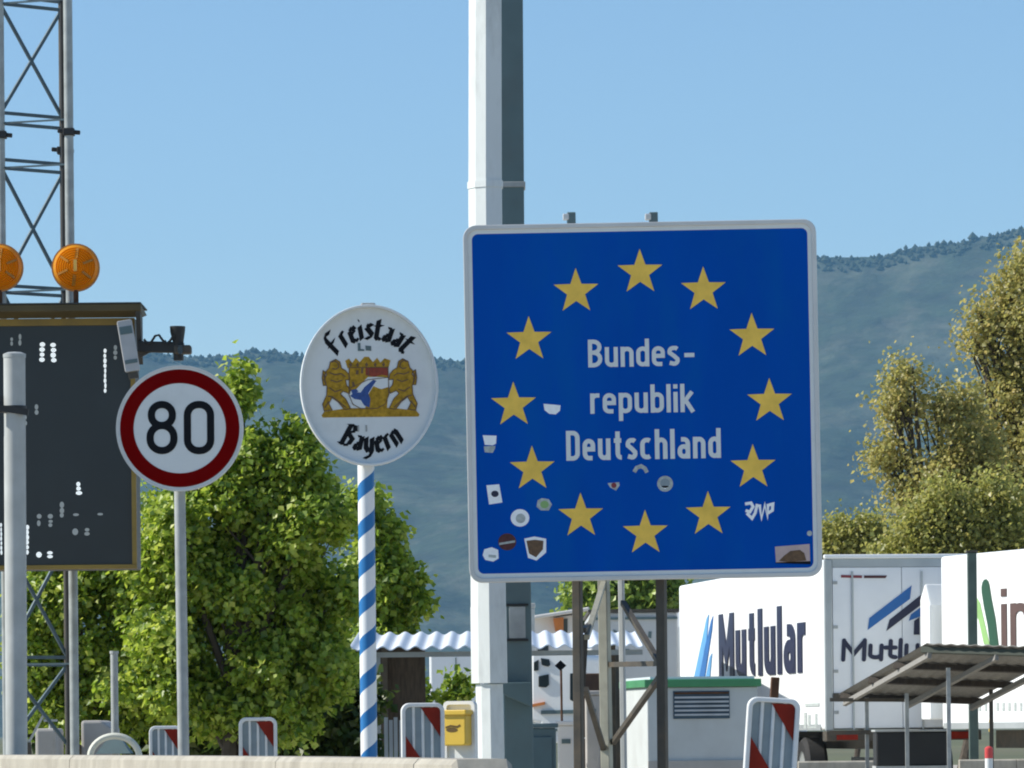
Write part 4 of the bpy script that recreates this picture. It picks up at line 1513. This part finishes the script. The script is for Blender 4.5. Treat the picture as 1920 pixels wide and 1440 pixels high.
MB().prism([qh(1001, 1370), qh(1092, 1370), qh(1092, 1152), qh(1001, 1160)], fh, -6, 0).build('wall', house_wall, hs)
MB().prism([qh(998, 1155), qh(1102, 1139), qh(1102, 1146), qh(998, 1162)], fh, -6.2, .5).build('roof', mat('roof_edge', (.62, .60, .56), .7, 0, .1, 2), hs, bevel=.03)
MB().prism([qh(1037, 1160), qh(1055, 1158), qh(1055, 1182), qh(1041, 1184)], fh, .001, .25).build('awning', orange_paint, hs)
MB().prism([qh(1056, 1161), qh(1064, 1160), qh(1064, 1186), qh(1056, 1186)], fh, .001, .04).build('window', glass_dark, hs)
MB().prism([qh(1008, 1195), qh(1028, 1195), qh(1028, 1240), qh(1008, 1240)], fh, .001, .04).build('window', glass_dark, hs)
gpx = P(995, 1160, 60)
gpi = thing('grey_pillar', 'short pale grey pillar beside the dark column above the corrugated roof', 'pillar', (gpx.x, 60, 0))
zt = P(995, 1131, 60).z
MB().box(gpx.x - .05, gpx.x + .05, 59.95, 60.05, 0, zt - .06).build('shaft', galv_pale, gpi, bevel=.01)
MB().box(gpx.x - .06, gpx.x + .06, 59.94, 60.06, zt - .059, zt).build('cap', galv_pale, gpi, bevel=.01)

gb = thing('box_truck', 'grey shaded rear of a box truck seen between the sign posts', 'truck', (P(1180, 1400, 80).x, 82, 0))
x0, x1 = P(1108, 1300, 80).x, P(1272, 1300, 80).x
zt = P(1180, 1148, 80).z
box_grey = mat('truck_grey', (.48, .50, .50), .55, 0, .05, 1.5, dirt=(.36, .38, .38), dscale=1, damt=.5)
MB().box(x0, x1, 80, 86, .9, zt).build('cargo_box', box_grey, gb, bevel=.03)
MB().box(x0 - .03, x1 + .03, 79.95, 86.05, zt + .001, zt + .05).build('roof_rail', dark_steel, gb)
MB().box(x0, x1, 79.96, 79.998, zt - .12, zt - .08).build('roof_rail', grey_paint, gb)
MB().box(x0 + .1, x1 - .1, 86.1, 87.8, .5, zt - .3).build('cab', box_grey, gb, bevel=.08)
for sx in (x0 + .2, x1 - .2):
    for y in (81.2, 82.4, 86.8):
        MB().lathe([(.001, -.14), (.44, -.14), (.5, -.08), (.5, .08), (.44, .14), (.001, .14)], (sx, y, .5), (1, 0, 0), 20).build('wheel', rubber, gb)
ft = Fr((x0, 79.999, 0), (1, 0, 0), (0, 0, 1))
for pl in ([(1150, 1180), (1158, 1184), (1160, 1196), (1152, 1194)], [(1172, 1184), (1180, 1184), (1185, 1196), (1176, 1198)], [(1216, 1184), (1222, 1184), (1221, 1197), (1215, 1195)], [(1152, 1219), (1164, 1219), (1162, 1228), (1153, 1228)], [(1170, 1217), (1180, 1217), (1180, 1222), (1170, 1222)]):
    MB().prism([ft.px(*p) for p in pl], ft, 0, .01).build('marking', grey_paint, gb)
gw = thing('goods_crate', 'dark brown crate stack seen between the posts below the carport roof', 'crate', (P(1110, 1400, 56).x, 56, 0))
x0, x1 = P(1093, 1300, 56).x, P(1128, 1300, 56).x
crate_brown = mat('crate_brown', (.07, .04, .025), .8, 0, .3, 6)
for z0, z1 in ((.0, .55), (.56, 1.1), (1.11, 1.85)):
    MB().box(x0, x1, 56, 56.5, z0, z1).build('tier', crate_brown, gw, bevel=.015)

def storage(label, x0_, x1_, yt, D, m):
    a, b = P(x0_, yt, D), P(x1_, yt, D)
    r = thing('storage_box', label, 'box', ((a.x + b.x) / 2, D + .3, 0))
    MB().box(a.x, b.x, D, D + .6, 0, a.z - .05).build('body', m, r, bevel=.015)
    MB().box(a.x - .02, b.x + .02, D - .02, D + .62, a.z - .049, a.z).build('lid', m, r, bevel=.01)
    MB().box(a.x + .04, b.x - .04, D - .012, D - .001, a.z - .25, a.z - .2).build('handle', grey_paint, r)


storage('white storage box at the foot of the white camper', 1046, 1076, 1352, 54, house_wall)
storage('pale grey storage box between the two dark sign posts', 1098, 1124, 1295, 53, concrete2)
storage('low white storage box beside the lit face of the kiosk', 1140, 1168, 1335, 52, house_wall)

# ------------------------------------------------------------------ kiosk with green trim
DK = 46.0
kk = DK / F
kx0, kx1 = P(1214, 1300, DK).x, P(1421, 1300, DK).x
kz = P(1320, 1288, DK).z
ki = thing('kiosk', 'grey kiosk with a green roof trim and a louvred window', 'kiosk', ((kx0 + kx1) / 2, DK + 1, 0))
ang = R(7)
ux, uy = Vector((math.cos(ang), math.sin(ang), 0)), Vector((-math.sin(ang), math.cos(ang), 0))
fk = Fr(P(1214, 1370, DK), ux, (0, 0, 1))
Wk = (hit(1421, 1330, fk.O, fk.N) - fk.O).dot(ux)
dep = 1.6
zk0 = -fk.O.z
ztk = kz - fk.O.z
MB().prism([(0, zk0), (Wk, zk0), (Wk, ztk), (0, ztk)], fk, -dep, 0).build('wall', kiosk_wall, ki, bevel=.01)
MB().prism([(-.03, ztk + .001), (Wk + .03, ztk + .001), (Wk + .03, ztk + .075), (-.03, ztk + .075)], fk, -dep - .03, .04).build('roof_trim', kiosk_green, ki, bevel=.008)
MB().prism([(.03, ztk + .076), (Wk - .03, ztk + .076), (Wk - .03, ztk + .1), (.03, ztk + .1)], fk, -dep, 0).build('roof', roof_sheet, ki)
u0, v1 = fk.px(1262, 1296)
u1, v0 = fk.px(1368, 1347)
lv = MB()
lv.prism([(u0, v0), (u1, v0), (u1, v1), (u0, v1)], fk, .001, .012)
lo_ = lv.build('louvre', mat('louvre_dark', (.03, .07, .11), .4, 0, .2, 5), ki)
for i in range(6):
    vv = v0 + (v1 - v0) * (i + .7) / 6.4
    MB().prism([(u0 + .01, vv), (u1 - .01, vv), (u1 - .01, vv + .018), (u0 + .01, vv + .018)], fk, .0125, .035).build('slat', mat('slat_grey', (.42, .45, .47), .5) if i != 5 else rust, lo_)
MB().prism([(0.0, zk0), (Wk, zk0), (Wk, zk0 + .9), (0, zk0 + .9)], fk, .001, .03).build('plinth', concrete2, ki)

# ------------------------------------------------------------------ semi-trailers
def semi(label, corner, rotz, L=13.6):
    r = thing('semi_trailer', label, 'lorry', corner, 'white articulated lorries parked on the right')
    r.rotation_euler = (0, 0, rotz)
    Wt, z0, z1 = 2.5, 1.16, 3.86
    MB().box(0, Wt, .02, L, z0, z1).build('body', trailer_white, r, False, bevel=.05)
    MB().box(0.0, .13, -.06, .018, z0 - .02, z1).build('corner_post', trailer_frame, r, False, bevel=.02)
    MB().box(Wt - .13, Wt, -.06, .018, z0 - .02, z1).build('corner_post', trailer_frame, r, False, bevel=.02)
    MB().box(.0, Wt, -.07, .018, z1 + .002, z1 + .07).build('roof_rail', trailer_white, r, False, bevel=.02)
    MB().box(.132, Wt - .132, -.055, .018, z1 - .13, z1 - .002).build('header', trailer_frame, r, False)
    for a, b in ((.135, Wt / 2 - .004), (Wt / 2 + .004, Wt - .135)):
        dd = MB().box(a, b, -.05, .016, z0 + .02, z1 - .135).build('rear_door', trailer_door, r, False, bevel=.008)
        for x in (a + .3,):
            MB().box(x, x + .03, -.075, -.052, z0 - .05, z1 - .2).build('lock_rod', trailer_frame, dd, False)
        hx = a + .005 if a < 1 else b - .075
        for z in (z0 + .25, z0 + .9, z0 + 1.6, z1 - .4):
            MB().box(hx, hx + .07, -.066, -.051, z, z + .05).build('hinge', galv, dd, False)
    MB().box(.13, Wt - .13, -.085, -.055, 1.66, 1.74).build('lock_bar', dark_steel, r, False)
    MB().box(-.012, .0, .3, L - .1, z0 - .005, z0 + .09).build('side_rail', trailer_frame, r, False)
    for y in (2.7, 5.4, 8.1, 10.8):
        MB().box(-.004, .0, y, y + .012, z0 + .1, z1 - .08).build('panel_seam', trailer_door, r, False)
    MB().box(.0, Wt, -.12, .2, .98, 1.135).build('rear_bumper', dark_steel, r, False, bevel=.01)
    for a in (.16, Wt - .5):
        MB().box(a, a + .34, -.135, -.121, 1.0, 1.11).build('tail_lamp', marker_red, r, False)
    MB().box(.7, Wt - .7, .3, L - .5, .85, 1.13).build('chassis', dark_steel, r, False)
    for i in range(3):
        for x in (.22, Wt - .22):
            y = 2.2 + i * 1.31
            wv = MB().lathe([(.3, -.17), (.46, -.18), (.52, -.12), (.52, .12), (.46, .18), (.3, .17)], (x, y, .52), (1, 0, 0), 28).build('wheel', rubber, r, False, smooth=True)
            MB().lathe([(.001, -.08), (.14, -.1), (.29, -.15), (.305, -.165), (.305, .165), (.29, .15), (.14, .1), (.001, .08)], (x, y, .52), (1, 0, 0), 24).build('rim', galv, wv, False, smooth=True)
    for x in (.1, Wt - .14):
        for z in (.55, .85):
            MB().box(x, x + .04, 4.6, 9.4, z, z + .12).build('side_guard', galv, r, False)
    for x in (.5, Wt - .6):
        MB().box(x, x + .12, L - 2.8, L - 2.68, 0.02, 1.1).build('landing_leg', dark_steel, r, False)
    MB().box(-.02, Wt + .02, L + .5, L + 2.3, .9, 3.0).build('cab', trailer_white, r, False, bevel=.12)
    df = MB()
    df.add([(x, y, z) for x in (-.14, .25) for y, z in ((L + .12, 1.3), (L + .5, 1.3), (L + .5, 3.2), (L + .3, 3.45), (L + .12, 3.1))],
           [(0, 1, 2, 3, 4), (9, 8, 7, 6, 5), (0, 5, 6, 1), (1, 6, 7, 2), (2, 7, 8, 3), (3, 8, 9, 4), (4, 9, 5, 0)])
    df.build('wind_deflector', trailer_white, r, False, bevel=.03)
    for y in (L - .9, L + 1.5):
        for x in (.2, Wt - .2):
            wv = MB().lathe([(.3, -.17), (.46, -.18), (.52, -.12), (.52, .12), (.46, .18), (.3, .17)], (x, y, .52), (1, 0, 0), 28).build('wheel', rubber, r, False, smooth=True)
            MB().lathe([(.001, -.08), (.14, -.1), (.29, -.15), (.305, -.165), (.305, .165), (.29, .15), (.14, .1), (.001, .08)], (x, y, .52), (1, 0, 0), 24).build('rim', galv, wv, False, smooth=True)
    return r


def local_frame(r):
    M = Matrix.Translation(r.location) @ Matrix.Rotation(r.rotation_euler.z, 4, 'Z')
    return M


def put(mb, name, m, r, M):
    mi = M.inverted()
    mb.v = [mi @ v for v in mb.v]
    return mb.build(name, m, r, False)


c1 = P(1547, 1370, 77)
t1 = semi('white articulated lorry with the large navy lettering along its sunlit side', (c1.x, c1.y, 0), R(7.7))
M1 = local_frame(t1)
t2 = copy_tree(t1)
for ch in list(t2.children):
    if ch.name.startswith('cab') or (ch.name.startswith('wheel') and min(v[1] for v in ch.bound_box) > 11):
        for sub in list(ch.children):
            bpy.data.objects.remove(sub)
        bpy.data.objects.remove(ch)
t2['label'] = 'white articulated lorry with the green emblem, cut off by the right edge'
c2_ = P(1766, 1370, 76.4)
e2 = Vector((.96, -2.9, 0)).normalized()
# far left corner is the front of this trailer; its rear lies towards the camera
rear = c2_ + e2 * 13.6
t2.location = (rear.x, rear.y, 0)
t2.rotation_euler = (0, 0, math.atan2(e2.x, -e2.y))
M2 = local_frame(t2)
X1, Y1 = (M1.to_3x3() @ Vector((1, 0, 0))), (M1.to_3x3() @ Vector((0, 1, 0)))
# side lettering of the first lorry (frame seen from outside: right = towards the rear)
fsd = Fr(M1 @ Vector((0, 0, 0)), -Y1, (0, 0, 1))
ua, va = fsd.px(1350, 1272)
ub, vb_ = fsd.px(1514, 1277)
nat = 1.13 * 3.75
mb = text(MB(), 'Mutlular', Wide(fsd, ua, (ub - ua) / nat), 0, va, 1.13, nat, .18, .09, .0, .02, step=.002)
put(mb, 'lettering', ink_navy, t1, M1)
for pl, m_ in (([(1302, 1272), (1326, 1160), (1330, 1152), (1326, 1200), (1312, 1272)], ink_sky), ([(1312, 1272), (1334, 1165), (1338, 1155), (1336, 1180), (1322, 1272)], ink_blue), ([(1324, 1272), (1332, 1232), (1336, 1225), (1332, 1272)], ink_sky)):
    put(MB().prism([fsd.px(*p) for p in pl], fsd, 0, .015), 'logo_stripe', m_, t1, M1)
put(MB().prism([fsd.px(1264, 1240), fsd.px(1269, 1238), fsd.px(1268, 1260), fsd.px(1264, 1261)], fsd, 0, .015), 'marking', ink_sky, t1, M1)
for pl in ([(1511, 1319), (1537, 1318), (1537, 1324), (1511, 1325)], [(1509, 1336), (1513, 1336), (1513, 1366), (1509, 1366)], [(1516, 1340), (1520, 1340), (1520, 1362), (1516, 1362)], [(1516, 1362.5), (1533, 1362), (1533, 1365), (1516, 1365.5)], [(1529, 1338), (1533, 1338), (1533, 1361), (1529, 1361)]):
    put(MB().prism([fsd.px(*p) for p in pl], fsd, 0, .015), 'marking', st_grey, t1, M1)
frr = Fr(M1 @ Vector((0, -.05, 0)), X1, (0, 0, 1))
ua, va = frr.px(1577, 1237)
mb = text(MB(), 'Mutlular', frr, ua, va, 36 * 77 / F, 218 * 77 / F, .22, .10, 0, .012, rnd=True, shear=.06, step=.0015)
put(mb, 'lettering', ink_navy, t1, M1)
for pl, m_ in (([(1627, 1181), (1630, 1159), (1709, 1098), (1706, 1123)], ink_blue), ([(1662, 1183), (1668, 1162), (1747, 1099), (1740, 1124)], ink_navy), ([(1704, 1164), (1708, 1152), (1738, 1130), (1735, 1152)], ink_blue), ([(1713, 1190), (1714, 1164), (1724, 1157), (1724, 1190)], ink_navy)):
    put(MB().prism([frr.px(*p) for p in pl], frr, 0, .012), 'logo_stripe', m_, t1, M1)
put(MB().prism([frr.px(1577, 1078), frr.px(1616, 1079), frr.px(1616, 1084), frr.px(1577, 1083)], frr, 0, .012), 'marking', ink_red, t1, M1)
put(MB().prism([frr.px(1620, 1079), frr.px(1663, 1079), frr.px(1660, 1084), frr.px(1620, 1084)], frr, 0, .012), 'marking', st_dred, t1, M1)
# side print of the second lorry
Y2 = M2.to_3x3() @ Vector((0, 1, 0))
fsb = Fr(M2 @ Vector((0, 0, 0)), -Y2, (0, 0, 1))
put(MB().ribbon([fsb.px(*p) for p in ((1849, 1104), (1853, 1130), (1860, 1165), (1866, 1215))], .30, fsb, 0, .015, rnd=True), 'emblem_stroke', ink_green, t2, M2)
put(MB().prism([fsb.px(*p) for p in ((1829, 1150), (1833, 1122), (1838, 1130), (1856, 1208), (1846, 1208), (1836, 1162), (1831, 1155))], fsb, 0, .012), 'emblem_stroke', ink_lime, t2, M2)
ua, va = fsb.px(1879, 1215)
ch_ = fsb.px(1884, 1100)[1] - va
mb = text(MB(), 'ini', Wide(fsb, ua, (fsb.px(1950, 1215)[0] - ua) / (ch_ * .9)), 0, va, ch_, ch_ * .9, .13, .09, 0, .015, step=.002)
put(mb, 'lettering', ink_brown, t2, M2)
for i in range(9):
    x = 1836 + i * 11
    put(MB().prism([fsb.px(x, 1317), fsb.px(x + 4, 1317), fsb.px(x + 4, 1333), fsb.px(x, 1333)], fsb, 0, .01), 'marking', st_grey, t2, M2)
put(MB().prism([fsb.px(1855, 1350), fsb.px(1859, 1350), fsb.px(1859, 1372), fsb.px(1855, 1372)], fsb, 0, .01), 'marking', yellow_paint, t2, M2)

gpl = thing('green_post', 'grey green steel post standing in front of the lorry with the green emblem', 'post', (P(1824, 1400, 69).x, 69, 0))
a = P(1822, 1036, 69)
MB().box(a.x - .065, a.x + .065, 68.94, 69.06, -.05, a.z).build('shaft', mat('post_green', (.085, .12, .10), .5, .2, .15, 5), gpl, bevel=.01)
MB().box(a.x - .08, a.x + .08, 68.92, 69.08, a.z + .001, a.z + .03).build('cap', dark_steel, gpl)
MB().box(a.x - .14, a.x + .14, 68.86, 69.14, 0.0, .03).build('base_plate', dark_steel, gpl)

# ------------------------------------------------------------------ weathered canopy
cn = thing('canopy', 'weathered open canopy with a sloping boarded roof on thin posts', 'shelter', (5.6, 63.5, 0))
A_, B_, C_ = P(1738, 1208, 62), P(1573, 1303, 66), P(1830, 1312, 65)
D_ = A_ + C_ - B_
eu, ev = (D_ - A_), (B_ - A_)          # along the ridge, down the slope
nn = eu.cross(ev).normalized()
if nn.z < 0:
    nn = -nn


def cpt(s_, t_, o=0.0):
    return A_ + eu * s_ + ev * t_ + nn * o


NB = 9
wave = MB()
nsg = 72
for t_ in (0, 1):
    for dz in (0, .012):
        for i in range(nsg + 1):
            wave.v.append(cpt(i / nsg, t_, dz + .007 * math.cos(i * 2 * math.pi / 6)))
n1 = nsg + 1
for i in range(nsg):
    wave.f += [[i, 2 * n1 + i, 2 * n1 + i + 1, i + 1], [n1 + i, n1 + i + 1, 3 * n1 + i + 1, 3 * n1 + i], [i, i + 1, n1 + i + 1, n1 + i], [2 * n1 + i + 1, 2 * n1 + i, 3 * n1 + i, 3 * n1 + i + 1]]
wave.build('roof', timber, cn)
for t_ in (.03, .33, .62, .95):
    MB().bar(cpt(-.01, t_, -.055), cpt(1.01, t_, -.055), .07, .075, up=nn).build('purlin', timber_dark if t_ > .03 else mat('dark_green_edge', (.04, .05, .035), .7, 0, .2, 5), cn)
for s_ in (.04, .5, .96):
    MB().bar(cpt(s_, .02, -.13), cpt(s_, .98, -.13), .05, .07, up=nn).build('rafter', timber, cn)


def cpost(px, py, D, m=galv, wd=.05):
    p = P(px, py, D)
    MB().box(p.x - wd / 2, p.x + wd / 2, D - wd / 2, D + wd / 2, -.05, p.z).build('post', m, cn)


cpost(1778, 1252, 62.2, galv)
cpost(1625, 1308, 65.4, galv)
cpost(1700, 1300, 63.9, galv)
cpost(1858, 1284, 64.2, dark_steel)
pa, pb = P(1560, 1312, 65.5), P(1836, 1312, 65.0)
MB().bar(P(1556, 1312, 65.4), P(1778, 1313, 65.2), .04, .05).build('rail', dark_steel, cn)
MB().bar(P(1556, 1374, 65.4), P(1778, 1370, 65.2), .04, .06).build('rail', dark_steel, cn)

wc = thing('waste_container', 'black open waste container under the canopy', 'container', (P(1706, 1400, 64.6).x, 64.8, 0))
x0, x1 = P(1642, 1400, 64.6).x, P(1774, 1400, 64.6).x
zt = P(1706, 1372, 64.6).z
dark_box = mat('black_container', (.014, .014, .013), .6, 0, .2, 5)
MB().box(x0, x1, 64.5, 65.1, .68, zt).build('body', dark_box, wc, bevel=.02)
MB().box(x0 - .02, x1 + .02, 64.48, 65.12, zt + .001, zt + .03).build('rim', galv_pale, wc, bevel=.006)
MB().box(x0 - .01, x1 + .01, 64.47, 65.13, .6, .679).build('base_rail', galv_pale, wc)
MB().box(x0 + .02, x1 - .02, 64.52, 65.08, 0, .599).build('plinth', dark_box, wc)
bo_ = thing('bollard', 'red and white bollard beside the dark canopy post at the lower right', 'bollard', (P(1854, 1400, 61).x, 61, 0))
bx = P(1854, 1400, 61).x
z1_, z2_ = P(1854, 1422, 61).z, P(1854, 1400, 61).z
MB().tube([(bx, 61, 0), (bx, 61, z1_)], .05, 16).build('white_band', sign_white, bo_, smooth=True)
MB().lathe([(.05, 0), (.052, .01), (.052, z2_ - z1_ - .02), (.03, z2_ - z1_), (.001, z2_ - z1_ + .008)], (bx, 61, z1_ + .001), (0, 0, 1), 16).build('red_band', mat('bollard_red', (.55, .06, .06), .45), bo_, smooth=True)

# ------------------------------------------------------------------ small things at the lower left
sp = thing('short_post', 'short galvanised post on a small foot below the message board', 'post', (P(216, 1400, 34).x, 34, 0))
a = P(214, 1226, 34)
MB().tube([a, (P(216, 1400, 34).x, 34, -.05)], .026, 14).build('tube', galv, sp, smooth=True)
MB().tube([a + Vector((0, 0, .001)), a + Vector((0, 0, .02))], .031, 14).build('cap', galv, sp)
b = P(215, 1378, 34)
mb = MB()
mb.add([(b.x - .03, 33.96, b.z), (b.x + .03, 33.96, b.z), (b.x + .03, 34.04, b.z), (b.x - .03, 34.04, b.z), (b.x - .12, 33.85, b.z - .13), (b.x + .12, 33.85, b.z - .13), (b.x + .12, 34.15, b.z - .13), (b.x - .12, 34.15, b.z - .13)],
       [(0, 1, 2, 3), (7, 6, 5, 4), (0, 4, 5, 1), (1, 5, 6, 2), (2, 6, 7, 3), (3, 7, 4, 0)])
mb.build('foot', grey_paint, sp)
hoop = MB()
k9 = 33 / F
cx_ = P(215, 1420, 33)
hoop.tube([cx_ + Vector((math.cos(t_) * 46 * k9, 0, math.sin(t_) * 40 * k9)) for t_ in np.linspace(-.6, math.pi + .6, 26)], .022, 10)
ho_ = hoop.build('wheel_hoop', mat('cream_plastic', (.66, .67, .58), .6, 0, .1, 6), None, smooth=True)
cxb = Vector((cx_.x, 33, 0))
hm_ = MB()
hoop_t = thing('hoop_guard', 'pale curved hoop around the foot of the short post', 'hoop', cxb)
ho_.data.transform(Matrix.Translation(-cxb))
ho_.parent = hoop_t
ho_.name = 'hoop'
for sx in (-1, 1):
    MB().tube([cx_ + Vector((sx * 38 * k9, 0, -22 * k9)), (cx_.x + sx * 38 * k9, 33, -.05)], .022, 10).build('leg', ho_.data.materials[0], hoop_t)


def block(label, px0, px1, pyt, D, dep_, slope=0.0):
    a, b = P(px0, pyt, D), P(px1, pyt, D)
    mb = MB()
    fr = Fr((a.x, D, 0), (1, 0, 0), (0, 0, 1))
    W0 = b.x - a.x
    mb.prism([(0, 0), (W0 + slope, 0), (W0 + slope, a.z - slope * .8), (W0, a.z), (0, a.z)] if slope else [(0, 0), (W0, 0), (W0, a.z), (0, a.z)], fr, -dep_, 0)
    o = mb.build('concrete_block', concrete2, bevel=.02)
    solo(o, ((a.x + b.x) / 2, D + dep_ / 2, 0))
    return tag(o, label, 'concrete block', 'grey concrete blocks behind the barrier')


block('grey concrete block with a sloping end beside the mast foot', 152, 190, 1351, 35.5, .8, .07)
block('low pale concrete block left of the mast foot', 66, 105, 1366, 35.0, .6)
rp = thing('surveying_rod', 'thin pale rod leaning beside the left steel post', 'rod', (P(60, 1400, 33.5).x, 33.5, 0))
MB().bar(P(84, 1336, 33.5), P(54, 1392, 33.5), .016, .016).build('rod', galv_pale, rp)
p = P(54, 1392, 33.5)
MB().bar(p, (p.x + .06, 33.5, 0), .03, .03).build('stand', dark_steel, rp)
vp = thing('valve_handle', 'small white tap handle on top of the low pale block', 'tap', (P(95, 1366, 35.2).x, 35.3, P(95, 1366, 35.0).z))
p = P(95, 1366, 35.3)
MB().tube([p, p + Vector((0, 0, .05))], .014, 10).build('stem', galv_pale, vp)
MB().bar(p + Vector((-.05, 0, .058)), p + Vector((.05, 0, .058)), .016, .016).build('handle', galv_pale, vp)
